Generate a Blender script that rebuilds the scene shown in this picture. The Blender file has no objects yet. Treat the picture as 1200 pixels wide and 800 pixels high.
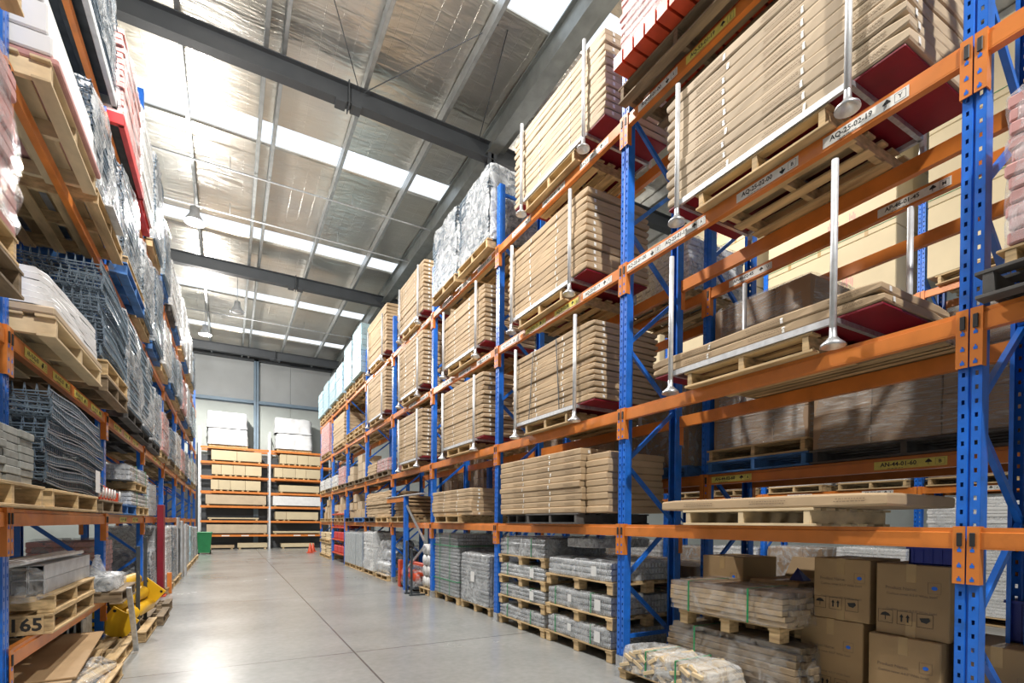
import bpy, bmesh, math, random
from mathutils import Vector, Matrix, noise
R = math.radians
C = bpy.context.scene.collection
S = bpy.context.scene
rnd = random.Random(7)

# ------------------------------------------------------------------ camera, sky, exposure
YAW, PIT, ROL, FPX, CYP, EYE = .5084, -.0081, .0084, 595.43, 617.757, 1.4795
cd = bpy.data.cameras.new('camera'); cam = bpy.data.objects.new('camera', cd); C.objects.link(cam)
cd.sensor_width = 36; cd.lens = FPX/1200*36; cd.shift_y = (CYP-400)/1200; cd.clip_end = 200; cd.clip_start = .05
cam.matrix_world = Matrix.Translation((0, 0, EYE)) @ Matrix.Rotation(-YAW, 4, 'Z') @ Matrix.Rotation(R(90)+PIT, 4, 'X') @ Matrix.Rotation(ROL, 4, 'Z')
S.camera = cam
S.view_settings.view_transform = 'Standard'; S.view_settings.look = 'None'
S.view_settings.exposure = -1.0; S.view_settings.gamma = 1; S.view_settings.use_curve_mapping = False
S.cycles.max_bounces = 6; S.cycles.diffuse_bounces = 2; S.cycles.glossy_bounces = 3; S.cycles.transparent_max_bounces = 24
S.cycles.transmission_bounces = 4; S.cycles.sample_clamp_indirect = 6; S.cycles.use_denoising = True
S.cycles.caustics_reflective = False; S.cycles.caustics_refractive = False
w = bpy.data.worlds.new('sky'); S.world = w; w.use_nodes = True
w.node_tree.nodes['Background'].inputs[0].default_value = (.93, .97, 1, 1)
w.node_tree.nodes['Background'].inputs[1].default_value = 3.0

def spot(name, x, y, z, power, size=.12, col=(1, .96, .90), kind='SPOT'):
    l = bpy.data.lights.new(name, kind); l.energy = power; l.shadow_soft_size = size; l.color = col
    if kind == 'SPOT': l.spot_size = R(165); l.spot_blend = .35
    o = bpy.data.objects.new(name, l); C.objects.link(o); o.location = (x, y, z); return o

# ------------------------------------------------------------------ materials
M = {}
def nt(name):
    m = bpy.data.materials.new(name); m.use_nodes = True
    b = m.node_tree.nodes['Principled BSDF']; M[name] = m
    return m, m.node_tree, b
def N(t, kind, **k):
    n = t.nodes.new(kind)
    for a, v in k.items():
        if a.startswith('i_'):
            key = a[2:]; key = int(key) if key.isdigit() else key.replace('_', ' ')
            n.inputs[key].default_value = v
        else: setattr(n, a, v)
    return n
def coords(t, scale=(1, 1, 1), rnd_off=True, kind='Object'):
    tc = N(t, 'ShaderNodeTexCoord'); mp = N(t, 'ShaderNodeMapping'); mp.inputs['Scale'].default_value = scale
    t.links.new(tc.outputs[kind], mp.inputs[0])
    if rnd_off:
        oi = N(t, 'ShaderNodeObjectInfo'); ml = N(t, 'ShaderNodeMath', operation='MULTIPLY'); ml.inputs[1].default_value = 37
        t.links.new(oi.outputs['Random'], ml.inputs[0]); t.links.new(ml.outputs[0], mp.inputs['Location'])
    return mp.outputs[0]
def ramp(t, src, stops):
    r = N(t, 'ShaderNodeValToRGB'); e = r.color_ramp.elements
    while len(e) < len(stops): e.new(.5)
    for q, (p, c) in zip(e, stops): q.position = p; q.color = (*c, 1)
    t.links.new(src, r.inputs[0]); return r.outputs[0]
def mat(name, col, rough=.5, metal=0, var=.12, scale=6, stretch=(1, 1, 1), bump=0, bscale=30, spec=.5, rvar=0, objvar=0, dirt=None, coat=0):
    m, t, b = nt(name)
    b.inputs['Roughness'].default_value = rough; b.inputs['Metallic'].default_value = metal
    b.inputs['Specular IOR Level'].default_value = spec; b.inputs['Coat Weight'].default_value = coat
    v = coords(t, stretch)
    nz = N(t, 'ShaderNodeTexNoise'); nz.inputs['Scale'].default_value = scale; nz.inputs['Detail'].default_value = 5; t.links.new(v, nz.inputs[0])
    c = Vector(col)
    lo = tuple(max(0, x*(1-var)) for x in c); hi = tuple(min(1, x*(1+var)) for x in c)
    stops = [(.3, lo), (.7, hi)]
    if dirt: stops = [(.28, dirt), (.38, lo), (.7, hi)]
    out = ramp(t, nz.outputs[0], stops)
    if objvar:
        oi = N(t, 'ShaderNodeObjectInfo'); mr = N(t, 'ShaderNodeMapRange'); mr.inputs[3].default_value = 1-objvar; mr.inputs[4].default_value = 1+objvar
        t.links.new(oi.outputs['Random'], mr.inputs[0])
        hs = N(t, 'ShaderNodeHueSaturation'); t.links.new(mr.outputs[0], hs.inputs['Value']); t.links.new(out, hs.inputs['Color']); out = hs.outputs[0]
    t.links.new(out, b.inputs['Base Color'])
    if bump:
        n2 = N(t, 'ShaderNodeTexNoise'); n2.inputs['Scale'].default_value = bscale; n2.inputs['Detail'].default_value = 4; t.links.new(v, n2.inputs[0])
        bp = N(t, 'ShaderNodeBump'); bp.inputs['Strength'].default_value = bump; bp.inputs['Distance'].default_value = .01
        t.links.new(n2.outputs[0], bp.inputs['Height']); t.links.new(bp.outputs[0], b.inputs['Normal'])
    return m
mat('blue', (.018, .17, .72), .32, var=.12, scale=9, spec=.5, coat=.2, dirt=(.02, .12, .45))
mat('orange', (.72, .225, .04), .38, var=.1, scale=5, coat=.15, dirt=(.55, .17, .03))
mat('galv', (.62, .64, .66), .35, .75, var=.2, scale=25)
mat('galv_rail', (.72, .74, .76), .4, .35, var=.12, scale=20)
mat('box_brown', (.42, .28, .14), .72, var=.08, scale=3, bump=.1, bscale=9, objvar=.08)
mat('card', (.52, .375, .225), .72, var=.09, scale=3, bump=.15, bscale=9, objvar=.10)
mat('card_light', (.545, .43, .295), .7, var=.08, scale=3, bump=.12, bscale=8, objvar=.08)
mat('card_dark', (.42, .28, .15), .75, var=.1, scale=3, bump=.12, bscale=8, objvar=.08)
mat('cream', (.64, .53, .34), .7, var=.05, scale=2, objvar=.05)
mat('wood', (.62, .44, .23), .75, var=.25, scale=4, stretch=(3, .6, 8), bump=.3, bscale=18, objvar=.18, dirt=(.34, .22, .11))
mat('wood_old', (.27, .20, .125), .85, var=.3, scale=4, stretch=(3, .6, 8), bump=.3, bscale=18, objvar=.2, dirt=(.17, .12, .07))
mat('wood_dark', (.09, .085, .08), .8, var=.4, scale=5, objvar=.2)
mat('wood_blue', (.06, .19, .47), .7, var=.3, scale=6, dirt=(.1, .12, .15))
mat('timber_tan', (.50, .36, .21), .8, var=.2, scale=4, stretch=(2, 1, 4), objvar=.12)
mat('girder', (.27, .29, .28), .45, .5, var=.15, scale=4)
mat('timber_pale', (.74, .58, .36), .8, var=.15, scale=4, stretch=(2, 1, 4), objvar=.12)
mat('red', (.24, .006, .020), .5, var=.2, scale=4)
mat('red_bright', (.62, .05, .05), .45, var=.15)
mat('orange_red', (.62, .075, .025), .45, var=.15)
mat('pink', (.64, .33, .31), .6, var=.12, scale=8, objvar=.15)
mat('white', (.80, .80, .79), .55, var=.06, scale=6)
mat('white_foam', (.82, .83, .84), .6, var=.06, scale=2, bump=.4, bscale=4)
mat('tape', (.86, .84, .78), .3, var=.1)
mat('tape_brown', (.50, .34, .16), .25, var=.1)
mat('strap_green', (.02, .28, .10), .4, var=.1)
mat('strap_black', (.05, .05, .05), .5)
mat('black', (.02, .02, .022), .5, var=.2)
mat('dark_metal', (.06, .07, .08), .45, .3, var=.3, scale=8)
mat('wire', (.20, .26, .32), .35, .6, var=.25, scale=18)
mat('wire_pale', (.58, .61, .63), .42, .55, var=.25, scale=18)
mat('grey_bar', (.56, .58, .60), .45, .35, var=.15, scale=9, objvar=.12)
mat('grey_pack', (.43, .47, .49), .5, var=.12, scale=5)
mat('grey_brick', (.30, .31, .29), .8, var=.2, scale=12, objvar=.2)
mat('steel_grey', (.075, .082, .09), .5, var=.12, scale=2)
mat('purlin', (.46, .48, .48), .42, .6, var=.15, scale=6)
mat('wall_steel', (.24, .33, .42), .5, var=.1, scale=2)
mat('yellow', (.85, .50, .02), .4, var=.08, coat=.2)
mat('green', (.02, .24, .08), .45, var=.1)
mat('navy', (.02, .035, .26), .4, var=.15)
mat('ink', (.03, .03, .03), .6, var=0)
mat('ink_soft', (.26, .18, .11), .7, var=0)
mat('ink_pink', (.78, .30, .32), .7, var=.1)
mat('blue_dot', (.02, .18, .85), .5, var=0)
mat('label_white', (.82, .81, .76), .5, var=.08, scale=30)
mat('label_yellow', (.80, .70, .16), .5, var=.08, scale=30)
mat('teal_pack', (.40, .60, .68), .4, var=.1, scale=4)
mat('sack', (.74, .64, .48), .8, var=.15, scale=10, objvar=.12)
mat('concrete_wall', (.57, .61, .58), .85, var=.10, scale=.7, bump=.1, bscale=6)
mat('concrete_upper', (.56, .58, .58), .85, var=.10, scale=.6, bump=.1, bscale=6)
mat('kraft_dark', (.30, .205, .13), .6, var=.15, scale=3, bump=.1, objvar=.1)

def film(name, lo, hi, tint=(.85, .88, .9), scale=7, stretch=(1, 1, 1), rough=.12):
    m, t, b = nt(name)
    b.inputs['Base Color'].default_value = (*tint, 1); b.inputs['Roughness'].default_value = rough; b.inputs['Specular IOR Level'].default_value = .9
    v = coords(t, stretch)
    nz = N(t, 'ShaderNodeTexNoise'); nz.inputs['Scale'].default_value = scale; nz.inputs['Detail'].default_value = 6; nz.inputs['Distortion'].default_value = 2.2; nz.inputs['Roughness'].default_value = .65
    t.links.new(v, nz.inputs[0])
    mr = N(t, 'ShaderNodeMapRange'); mr.inputs[1].default_value = .38; mr.inputs[2].default_value = .66; mr.inputs[3].default_value = lo; mr.inputs[4].default_value = hi
    t.links.new(nz.outputs[0], mr.inputs[0])
    bp = N(t, 'ShaderNodeBump'); bp.inputs['Strength'].default_value = .9; bp.inputs['Distance'].default_value = .03
    t.links.new(nz.outputs[0], bp.inputs['Height']); t.links.new(bp.outputs[0], b.inputs['Normal'])
    tr = N(t, 'ShaderNodeBsdfTransparent'); mx = N(t, 'ShaderNodeMixShader')
    t.links.new(mr.outputs[0], mx.inputs[0]); t.links.new(tr.outputs[0], mx.inputs[1]); t.links.new(b.outputs[0], mx.inputs[2])
    t.links.new(mx.outputs[0], t.nodes['Material Output'].inputs[0])
    return m
film('film', .05, .50, scale=4)
film('film_thin', .03, .30, scale=4)
film('film_heavy', .18, .72, scale=4.5)
film('film_streak', .08, .55, scale=3, stretch=(1, 1, 9), tint=(.8, .8, .78))

def build_floor_mat():
    m, t, b = nt('floor_concrete')
    tc = N(t, 'ShaderNodeTexCoord')
    n1 = N(t, 'ShaderNodeTexNoise'); n1.inputs['Scale'].default_value = .55; n1.inputs['Detail'].default_value = 8; n1.inputs['Roughness'].default_value = .6
    n2 = N(t, 'ShaderNodeTexNoise'); n2.inputs['Scale'].default_value = 14; n2.inputs['Detail'].default_value = 6
    t.links.new(tc.outputs['Object'], n1.inputs[0]); t.links.new(tc.outputs['Object'], n2.inputs[0])
    c1 = ramp(t, n1.outputs[0], [(.3, (.29, .295, .285)), (.7, (.39, .395, .38))])
    c2 = ramp(t, n2.outputs[0], [(.3, (.86, .86, .86)), (.7, (1, 1, 1))])
    mx = N(t, 'ShaderNodeMix', data_type='RGBA', blend_type='MULTIPLY'); mx.inputs[0].default_value = 1
    t.links.new(c1, mx.inputs[6]); t.links.new(c2, mx.inputs[7])
    # sawn control joints at real positions
    sp = N(t, 'ShaderNodeSeparateXYZ'); t.links.new(tc.outputs['Object'], sp.inputs[0])
    def joint(ch, off, period, wd):
        a = N(t, 'ShaderNodeMath', operation='SUBTRACT'); a.inputs[1].default_value = off; t.links.new(sp.outputs[ch], a.inputs[0])
        q = N(t, 'ShaderNodeMath', operation='PINGPONG'); q.inputs[1].default_value = period; t.links.new(a.outputs[0], q.inputs[0])
        l = N(t, 'ShaderNodeMath', operation='LESS_THAN'); l.inputs[1].default_value = wd; t.links.new(q.outputs[0], l.inputs[0]); return l.outputs[0]
    j = N(t, 'ShaderNodeMath', operation='MAXIMUM'); t.links.new(joint(0, 1.25, 5.2/2, .010), j.inputs[0]); t.links.new(joint(1, 5.9, 4.7/2, .010), j.inputs[1])
    m2 = N(t, 'ShaderNodeMix', data_type='RGBA'); t.links.new(j.outputs[0], m2.inputs[0]); t.links.new(mx.outputs[2], m2.inputs[6]); m2.inputs[7].default_value = (.10, .10, .10, 1)
    t.links.new(m2.outputs[2], b.inputs['Base Color'])
    rr = N(t, 'ShaderNodeMapRange'); rr.inputs[3].default_value = .14; rr.inputs[4].default_value = .34; t.links.new(n1.outputs[0], rr.inputs[0])
    t.links.new(rr.outputs[0], b.inputs['Roughness'])
    b.inputs['Specular IOR Level'].default_value = .7
    bp = N(t, 'ShaderNodeBump'); bp.inputs['Strength'].default_value = .05; bp.inputs['Distance'].default_value = .01; t.links.new(n2.outputs[0], bp.inputs['Height']); t.links.new(bp.outputs[0], b.inputs['Normal'])
build_floor_mat()
def build_foil():
    m, t, b = nt('roof_foil')
    b.inputs['Base Color'].default_value = (.80, .77, .70, 1); b.inputs['Metallic'].default_value = .9; b.inputs['Roughness'].default_value = .30
    v = coords(t, (.55, 2.6, 1), False)
    n1 = N(t, 'ShaderNodeTexNoise'); n1.inputs['Scale'].default_value = 2.2; n1.inputs['Detail'].default_value = 6; n1.inputs['Distortion'].default_value = .6; t.links.new(v, n1.inputs[0])
    v2 = coords(t, (1, 1, 1), False)
    n2 = N(t, 'ShaderNodeTexNoise'); n2.inputs['Scale'].default_value = .35; n2.inputs['Detail'].default_value = 2; t.links.new(v2, n2.inputs[0])
    c = ramp(t, n2.outputs[0], [(.35, (.72, .70, .66)), (.5, (.84, .80, .72)), (.65, (.80, .73, .62))]); t.links.new(c, b.inputs['Base Color'])
    bp = N(t, 'ShaderNodeBump'); bp.inputs['Strength'].default_value = .7; bp.inputs['Distance'].default_value = .05
    # mesh grid of the safety wire pressed into the foil
    br = N(t, 'ShaderNodeTexBrick'); br.offset = 0; br.inputs['Scale'].default_value = 1; br.inputs['Mortar Size'].default_value = .006; br.inputs['Brick Width'].default_value = .3; br.inputs['Row Height'].default_value = .15
    t.links.new(v2, br.inputs[0])
    ad = N(t, 'ShaderNodeMath', operation='ADD'); t.links.new(n1.outputs[0], ad.inputs[0])
    mm = N(t, 'ShaderNodeMath', operation='MULTIPLY'); mm.inputs[1].default_value = .12; t.links.new(br.outputs['Fac'], mm.inputs[0]); t.links.new(mm.outputs[0], ad.inputs[1])
    t.links.new(ad.outputs[0], bp.inputs['Height']); t.links.new(bp.outputs[0], b.inputs['Normal'])
build_foil()
def build_sky_panel():
    m, t, b = nt('skylight_sheet')
    tr = N(t, 'ShaderNodeBsdfTransparent'); tr.inputs[0].default_value = (.95, .97, 1, 1)
    tl = N(t, 'ShaderNodeBsdfTranslucent'); mx = N(t, 'ShaderNodeMixShader'); mx.inputs[0].default_value = .12
    t.links.new(tr.outputs[0], mx.inputs[1]); t.links.new(tl.outputs[0], mx.inputs[2]); t.links.new(mx.outputs[0], t.nodes['Material Output'].inputs[0])
build_sky_panel()
m, t, b = nt('lamp_glow'); b.inputs['Emission Color'].default_value = (1, .97, .9, 1); b.inputs['Emission Strength'].default_value = 60

# ------------------------------------------------------------------ mesh helpers
class MB:
    def __init__(s): s.v = []; s.f = []
    def add(s, vs, fs):
        n = len(s.v); s.v += [tuple(v) for v in vs]; s.f += [tuple(i+n for i in f) for f in fs]; return s
    def box(s, x0, x1, y0, y1, z0, z1, tf=None):
        vs = [Vector(p) for p in ((x0, y0, z0), (x1, y0, z0), (x1, y1, z0), (x0, y1, z0), (x0, y0, z1), (x1, y0, z1), (x1, y1, z1), (x0, y1, z1))]
        if tf is not None: vs = [tf @ v for v in vs]
        return s.add(vs, [(0, 3, 2, 1), (4, 5, 6, 7), (0, 1, 5, 4), (1, 2, 6, 5), (2, 3, 7, 6), (3, 0, 4, 7)])
    def bbox(s, x0, x1, y0, y1, z0, z1, bv=.006, tf=None):   # box with chamfered edges
        X = (x0, x0+bv, x1-bv, x1); Y = (y0, y0+bv, y1-bv, y1); Z = (z0, z0+bv, z1-bv, z1)
        pts = []; idx = {}
        def p(i, j, k):
            q = (i, j, k)
            if q not in idx: idx[q] = len(pts); pts.append(Vector((X[i], Y[j], Z[k])))
            return idx[q]
        F = []
        for a in (0, 1):
            o = 0 if a == 0 else 3; i1, i2 = 1, 2
            F.append((p(o, 1, 1), p(o, 1, 2), p(o, 2, 2), p(o, 2, 1)) if not a else (p(o, 1, 1), p(o, 2, 1), p(o, 2, 2), p(o, 1, 2)))
            F.append((p(1, o, 1), p(2, o, 1), p(2, o, 2), p(1, o, 2)) if not a else (p(1, o, 1), p(1, o, 2), p(2, o, 2), p(2, o, 1)))
            F.append((p(1, 1, o), p(1, 2, o), p(2, 2, o), p(2, 1, o)) if not a else (p(1, 1, o), p(2, 1, o), p(2, 2, o), p(1, 2, o)))
        fx = {0: 1, 3: 2}
        for a in (0, 3):
            for b_ in (0, 3):
                ia, ib = fx[a], fx[b_]
                F.append((p(a, ib, 1), p(a, ib, 2), p(ia, b_, 2), p(ia, b_, 1)))
                F.append((p(a, 1, ib), p(a, 2, ib), p(ia, 2, b_), p(ia, 1, b_)))
                F.append((p(1, a, ib), p(2, a, ib), p(2, ia, b_), p(1, ia, b_)))
                for c in (0, 3):
                    ic = fx[c]; F.append((p(a, ib, ic), p(ia, b_, ic), p(ia, ib, c)))
        if tf is not None: pts = [tf @ v for v in pts]
        return s.add(pts, F)
    def bar(s, a, b_, w_, h_=None):
        a = Vector(a); b_ = Vector(b_); d = b_-a; L_ = d.length; h_ = h_ or w_
        tf = Matrix.Translation(a) @ d.to_track_quat('X', 'Z').to_matrix().to_4x4()
        return s.box(0, L_, -w_/2, w_/2, -h_/2, h_/2, tf)
    def tube(s, pts, r, n=10, cap=True):
        pts = [Vector(p) for p in pts]; rings = []; n0 = len(s.v)
        rs = r if isinstance(r, (list, tuple)) else [r]*len(pts)
        for i, p in enumerate(pts):
            d = (pts[min(i+1, len(pts)-1)]-pts[max(i-1, 0)]).normalized()
            q = d.to_track_quat('Z', 'Y').to_matrix()
            s.v += [tuple(p+q @ Vector((rs[i]*math.cos(2*math.pi*k/n), rs[i]*math.sin(2*math.pi*k/n), 0))) for k in range(n)]
        for i in range(len(pts)-1):
            for k in range(n):
                a = n0+i*n+k; b_ = n0+i*n+(k+1) % n; s.f.append((a, b_, b_+n, a+n))
        if cap:
            s.f.append(tuple(n0+k for k in range(n))[::-1]); s.f.append(tuple(n0+(len(pts)-1)*n+k for k in range(n)))
        return s
    def lathe(s, prof, n=16, at=(0, 0, 0), cap=False):
        n0 = len(s.v); a = Vector(at)
        for r, z in prof: s.v += [(a.x+r*math.cos(2*math.pi*k/n), a.y+r*math.sin(2*math.pi*k/n), a.z+z) for k in range(n)]
        for i in range(len(prof)-1):
            for k in range(n):
                p = n0+i*n+k; q = n0+i*n+(k+1) % n; s.f.append((p, q, q+n, p+n))
        return s
    def prism(s, poly, y0, y1):      # poly in (x, z), extruded along y
        n = len(poly); s.add([(x, y0, z) for x, z in poly]+[(x, y1, z) for x, z in poly],
              [tuple(range(n))[::-1], tuple(range(n, 2*n))]+[(i, (i+1) % n, (i+1) % n+n, i+n) for i in range(n)]); return s
    def mesh(s, name, m, smooth=False):
        me = bpy.data.meshes.new(name); me.from_pydata(s.v, [], s.f)
        me.materials.append(M[m] if isinstance(m, str) else m)
        bm = bmesh.new(); bm.from_mesh(me); bmesh.ops.recalc_face_normals(bm, faces=bm.faces); bm.to_mesh(me); bm.free()
        if smooth: me.shade_smooth()
        me.update(); return me
    def build(s, name, m, parent=None, smooth=False, loc=None):
        return link(name, s.mesh(name, m, smooth), parent, loc)
def link(name, me, parent=None, loc=None, rot=None):
    o = bpy.data.objects.new(name, me); C.objects.link(o)
    if parent: o.parent = parent
    if loc is not None: o.location = loc
    if rot is not None: o.rotation_euler = rot
    return o
LABELS = {}
def tag(o, label, cat, group=None):
    o['label'] = label; o['category'] = cat
    if group: o['group'] = group
    LABELS.setdefault(label, []).append(o.name)
    return o
def thing(name, label, cat, loc=(0, 0, 0), rz=0, group=None, rot=None):
    o = bpy.data.objects.new(name, None); o.empty_display_size = .1; C.objects.link(o)
    o.location = loc; o.rotation_euler = rot or (0, 0, rz); return tag(o, label, cat, group)
def dup(root, loc, rz=0, label=None, group=None, rot=None, scale=None):
    r = root.copy(); C.objects.link(r); r.location = loc; r.rotation_euler = rot or (0, 0, rz)
    if scale: r.scale = scale
    if label: r['label'] = label; LABELS.setdefault(label, []).append(r.name)
    if group: r['group'] = group
    for ch in root.children:
        c = ch.copy(); C.objects.link(c); c.parent = r
        for g in ch.children:
            d = g.copy(); C.objects.link(d); d.parent = c
    return r
def struct(name, mb, m, parent=None, smooth=False):
    o = mb.build(name, m, parent, smooth)
    if not parent: o['kind'] = 'structure'
    return o
ORD = ['bottom', 'second', 'third', 'fourth', 'fifth', 'sixth', 'seventh', 'eighth', 'ninth', 'tenth', 'eleventh', 'twelfth', 'thirteenth', 'fourteenth', 'fifteenth', 'sixteenth', 'seventeenth', 'eighteenth', 'nineteenth', 'twentieth']
def nth(i): return 'bottom one' if i == 0 else ORD[i]+' from bottom'
NTH = ['nearest', 'second', 'third', 'fourth', 'fifth', 'sixth', 'seventh', 'eighth', 'ninth', 'tenth']
def pn(x, y, z, s=1): return noise.noise(Vector((x*s, y*s, z*s)))
_txt = {}
def text_mesh(body, size, m='ink'):
    k = (body, size, m)
    if k in _txt: return _txt[k]
    cu = bpy.data.curves.new('lettering', 'FONT'); cu.body = body; cu.size = size; cu.align_x = 'CENTER'; cu.align_y = 'CENTER'; cu.resolution_u = 2; cu.offset = size*.028
    o = bpy.data.objects.new('lettering', cu); C.objects.link(o)
    me = bpy.data.meshes.new_from_object(o.evaluated_get(bpy.context.evaluated_depsgraph_get())); bpy.data.objects.remove(o); bpy.data.curves.remove(cu)
    me.materials.clear(); me.materials.append(M[m]); me.name = 'lettering'; _txt[k] = me; return me
FACE_AISLE = (R(90), 0, R(-90))     # text reading on a face that looks towards -x
FACE_SOUTH = (R(90), 0, 0)

# ------------------------------------------------------------------ building shell
ZR = 10.7
struct('floor', MB().box(-16, 24, -12, 33, -.2, 0), 'floor_concrete')
mb = MB()
X0 = -16
for k, x1 in enumerate((-9.2, -4.4, -1.75, 3.05, 7.85, 12.65, 17.45, 24)):
    mb.bbox(X0+.006, x1-.006, 31.7, 31.95, 7.9, ZR+.3, .01); X0 = x1
struct('wall_back', mb, 'concrete_upper')
mb = MB(); X0 = -16
for k, x1 in enumerate((-9.2, -4.4, -1.75, 3.05, 7.85, 12.65, 17.45, 24)):
    mb.bbox(X0+.006, x1-.006, 31.7, 31.95, 0, 7.9, .01); X0 = x1
struct('wall_rear', mb, 'concrete_wall')
shade_backing = MB().box(-4.4, 7.85, 31.62, 31.69, 0, 5.0)  # added dark sheet, stands in for shade in the back rack's lower gaps
struct('trim_40', shade_backing, 'steel_grey')
struct('wall_left', MB().box(-16.2, -16, -12, 32, 0, ZR+.3), 'concrete_wall')
struct('wall_front', MB().box(-16, 24, -12.2, -12, 0, ZR+.3), 'concrete_wall')
struct('wall_right', MB().box(24, 24.2, -12, 32, 0, ZR+.3), 'concrete_wall')
sky = [(-2.9, -2.05), (2.3, 3.15), (7.25, 8.15), (13.1, 13.95), (17.95, 18.8), (23.05, 23.9), (27.6, 28.4)]
mb = MB(); y = -12
def sheet(mb, y0, y1):               # slightly sagging foil between purlins
    xs = [-16+.5*i for i in range(81)]; ny = max(2, int((y1-y0)/.5)); vs = []; fs = []
    for j in range(ny+1):
        for i, x in enumerate(xs):
            yy = y0+(y1-y0)*j/ny; e = 0 if j in (0, ny) else 1
            vs.append((x, yy, ZR-.035*e*(.5+.5*math.sin(x*3.7))*abs(math.sin(yy*1.3))+.02*e*pn(x, yy, 0, 1.3)))
    nx = len(xs)
    for j in range(ny):
        for i in range(nx-1): fs.append((j*nx+i, j*nx+i+1, (j+1)*nx+i+1, (j+1)*nx+i))
    mb.add(vs, fs); mb.box(-16, 24, y0, y1, ZR+.05, ZR+.09)
for a, b_ in sky: sheet(mb, y, a); y = b_
sheet(mb, y, 32)
struct('ceiling', mb, 'roof_foil', smooth=True)
for i, (a, b_) in enumerate(sky):
    struct('window_%d' % (i+1), MB().box(-16, 24, a-.02, b_+.02, ZR+.10, ZR+.103), 'skylight_sheet')
k = 0
def trim(mb, m): 
    global k; k += 1; struct('trim_%d' % k, mb, m)
def ibeam(x0, x1, y, z0, z1, w_=.22, tf=.02):
    mb = MB(); mb.box(x0, x1, y-w_/2, y+w_/2, z0, z0+tf); mb.box(x0, x1, y-w_/2, y+w_/2, z1-tf, z1); mb.box(x0, x1, y-.008, y+.008, z0+tf, z1-tf)
    return mb
for y in (1.45, 10.8, 20.15, 29.5):
    mb = ibeam(-16, 24, y, 9.98, 10.38)
    for x in (-8, 2.1, 12): mb.box(x-.012, x+.012, y-.13, y+.13, 9.9, 10.42)   # bolted splice plates
    for x in (1.95, 2.25):
        for q in range(4): mb.box(x-.1, x+.1, y-.125, y+.125, 9.93+0*q, 9.98) if q == 0 else None
    trim(mb, 'steel_grey')
def cee(x, z0, z1, y0=-12, y1=31.7, w_=.07, flip=1):
    mb = MB(); mb.box(x-.003, x+.003, y0, y1, z0, z1); mb.box(min(x, x+flip*w_), max(x, x+flip*w_), y0, y1, z0, z0+.004); mb.box(min(x, x+flip*w_), max(x, x+flip*w_), y0, y1, z1-.004, z1)
    mb.box(x+flip*w_-.002, x+flip*w_+.002, y0, y1, z0, z0+.02); return mb
for x in (-10.4, -8.9, -7.3, -5.7, -4.1, -2.45, -.86, 2.4, 4.1, 7.1, 8.7, 10.3, 12, 13.6, 15.2, 17, 19):
    trim(cee(x, 10.40, 10.66), 'purlin')
for x in (.62, .86): trim(cee(x, 10.40, 10.66, flip=-1 if x < .7 else 1), 'purlin')
# deep valley girder over the right rack, with its columns
mb = MB(); mb.box(5.30, 5.34, -12, 31.7, 10.15, 10.66); mb.box(5.22, 5.5, -12, 31.7, 10.12, 10.15); mb.box(5.22, 5.5, -12, 31.7, 10.63, 10.66); mb.box(5.60, 5.64, -12, 31.7, 10.3, 10.6); mb.box(5.5, 5.7, -12, 31.7, 10.27, 10.3)
trim(mb, 'girder')
for y in (10.8, 20.15): trim(MB().box(5.33, 5.39, y-.1, y+.1, 7.6, 10.12).box(5.24, 5.48, y-.1, y-.08, 7.6, 10.12).box(5.24, 5.48, y+.08, y+.1, 7.6, 10.12), 'steel_grey')
mb = MB(); mb.box(1.18, 1.42, 31.45, 31.47, 0, 10.4).box(1.18, 1.42, 31.68, 31.7, 0, 10.4).box(1.29, 1.31, 31.45, 31.7, 0, 10.4); trim(mb, 'wall_steel')
mb = MB(); mb.box(-16, 24, 31.5, 31.7, 7.95, 7.97).box(-16, 24, 31.5, 31.52, 7.95, 8.12).box(-16, 24, 31.5, 31.7, 8.12, 8.14); trim(mb, 'wall_steel')
mb = MB(); mb.box(-16, 24, 31.45, 31.7, 10.3, 10.62); trim(mb, 'steel_grey')
for i, y in enumerate((5.4, 14.75, 16.9, 25.2)):
    o = MB().tube([(-16, y, 10.33), (24, y, 10.33)], .022, 8)
    for x in range(-15, 24, 3): o.tube([(x, y, 10.33), (x, y, 10.655)], .008, 6)
    o = o.build('sprinkler_pipe', 'galv_rail', smooth=True)
    tag(o, ['thin sprinkler pipe overhead nearest the camera, above the picture top', 'thin white pipe under roof just behind second grey rafter skylight', 'thin grey pipe under roof in front of the bright lamp', 'thin white pipe under roof behind the far grey rafter'][i], 'pipe', 'pipes under the roof')
for i, (x, y, dx) in enumerate([(2.3, 10.8, -1.2), (2.4, 10.8, 1.9), (5.0, 10.8, -.5), (5.35, 10.8, 1.2)]):
    o = MB().tube([(x, y-.1, 10.3), (x+dx, y-2.4, 10.65)], .010, 6).build('brace_rod', 'steel_grey')
    tag(o, ['thin steel brace rod leaning left above the middle of rafter', 'thin steel brace rod leaning right above the middle of rafter', 'thin steel brace rod leaning left beside the valley girder', 'thin steel brace rod leaning right beside the valley girder'][i], 'rod', 'brace rods at the near rafter')

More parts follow.
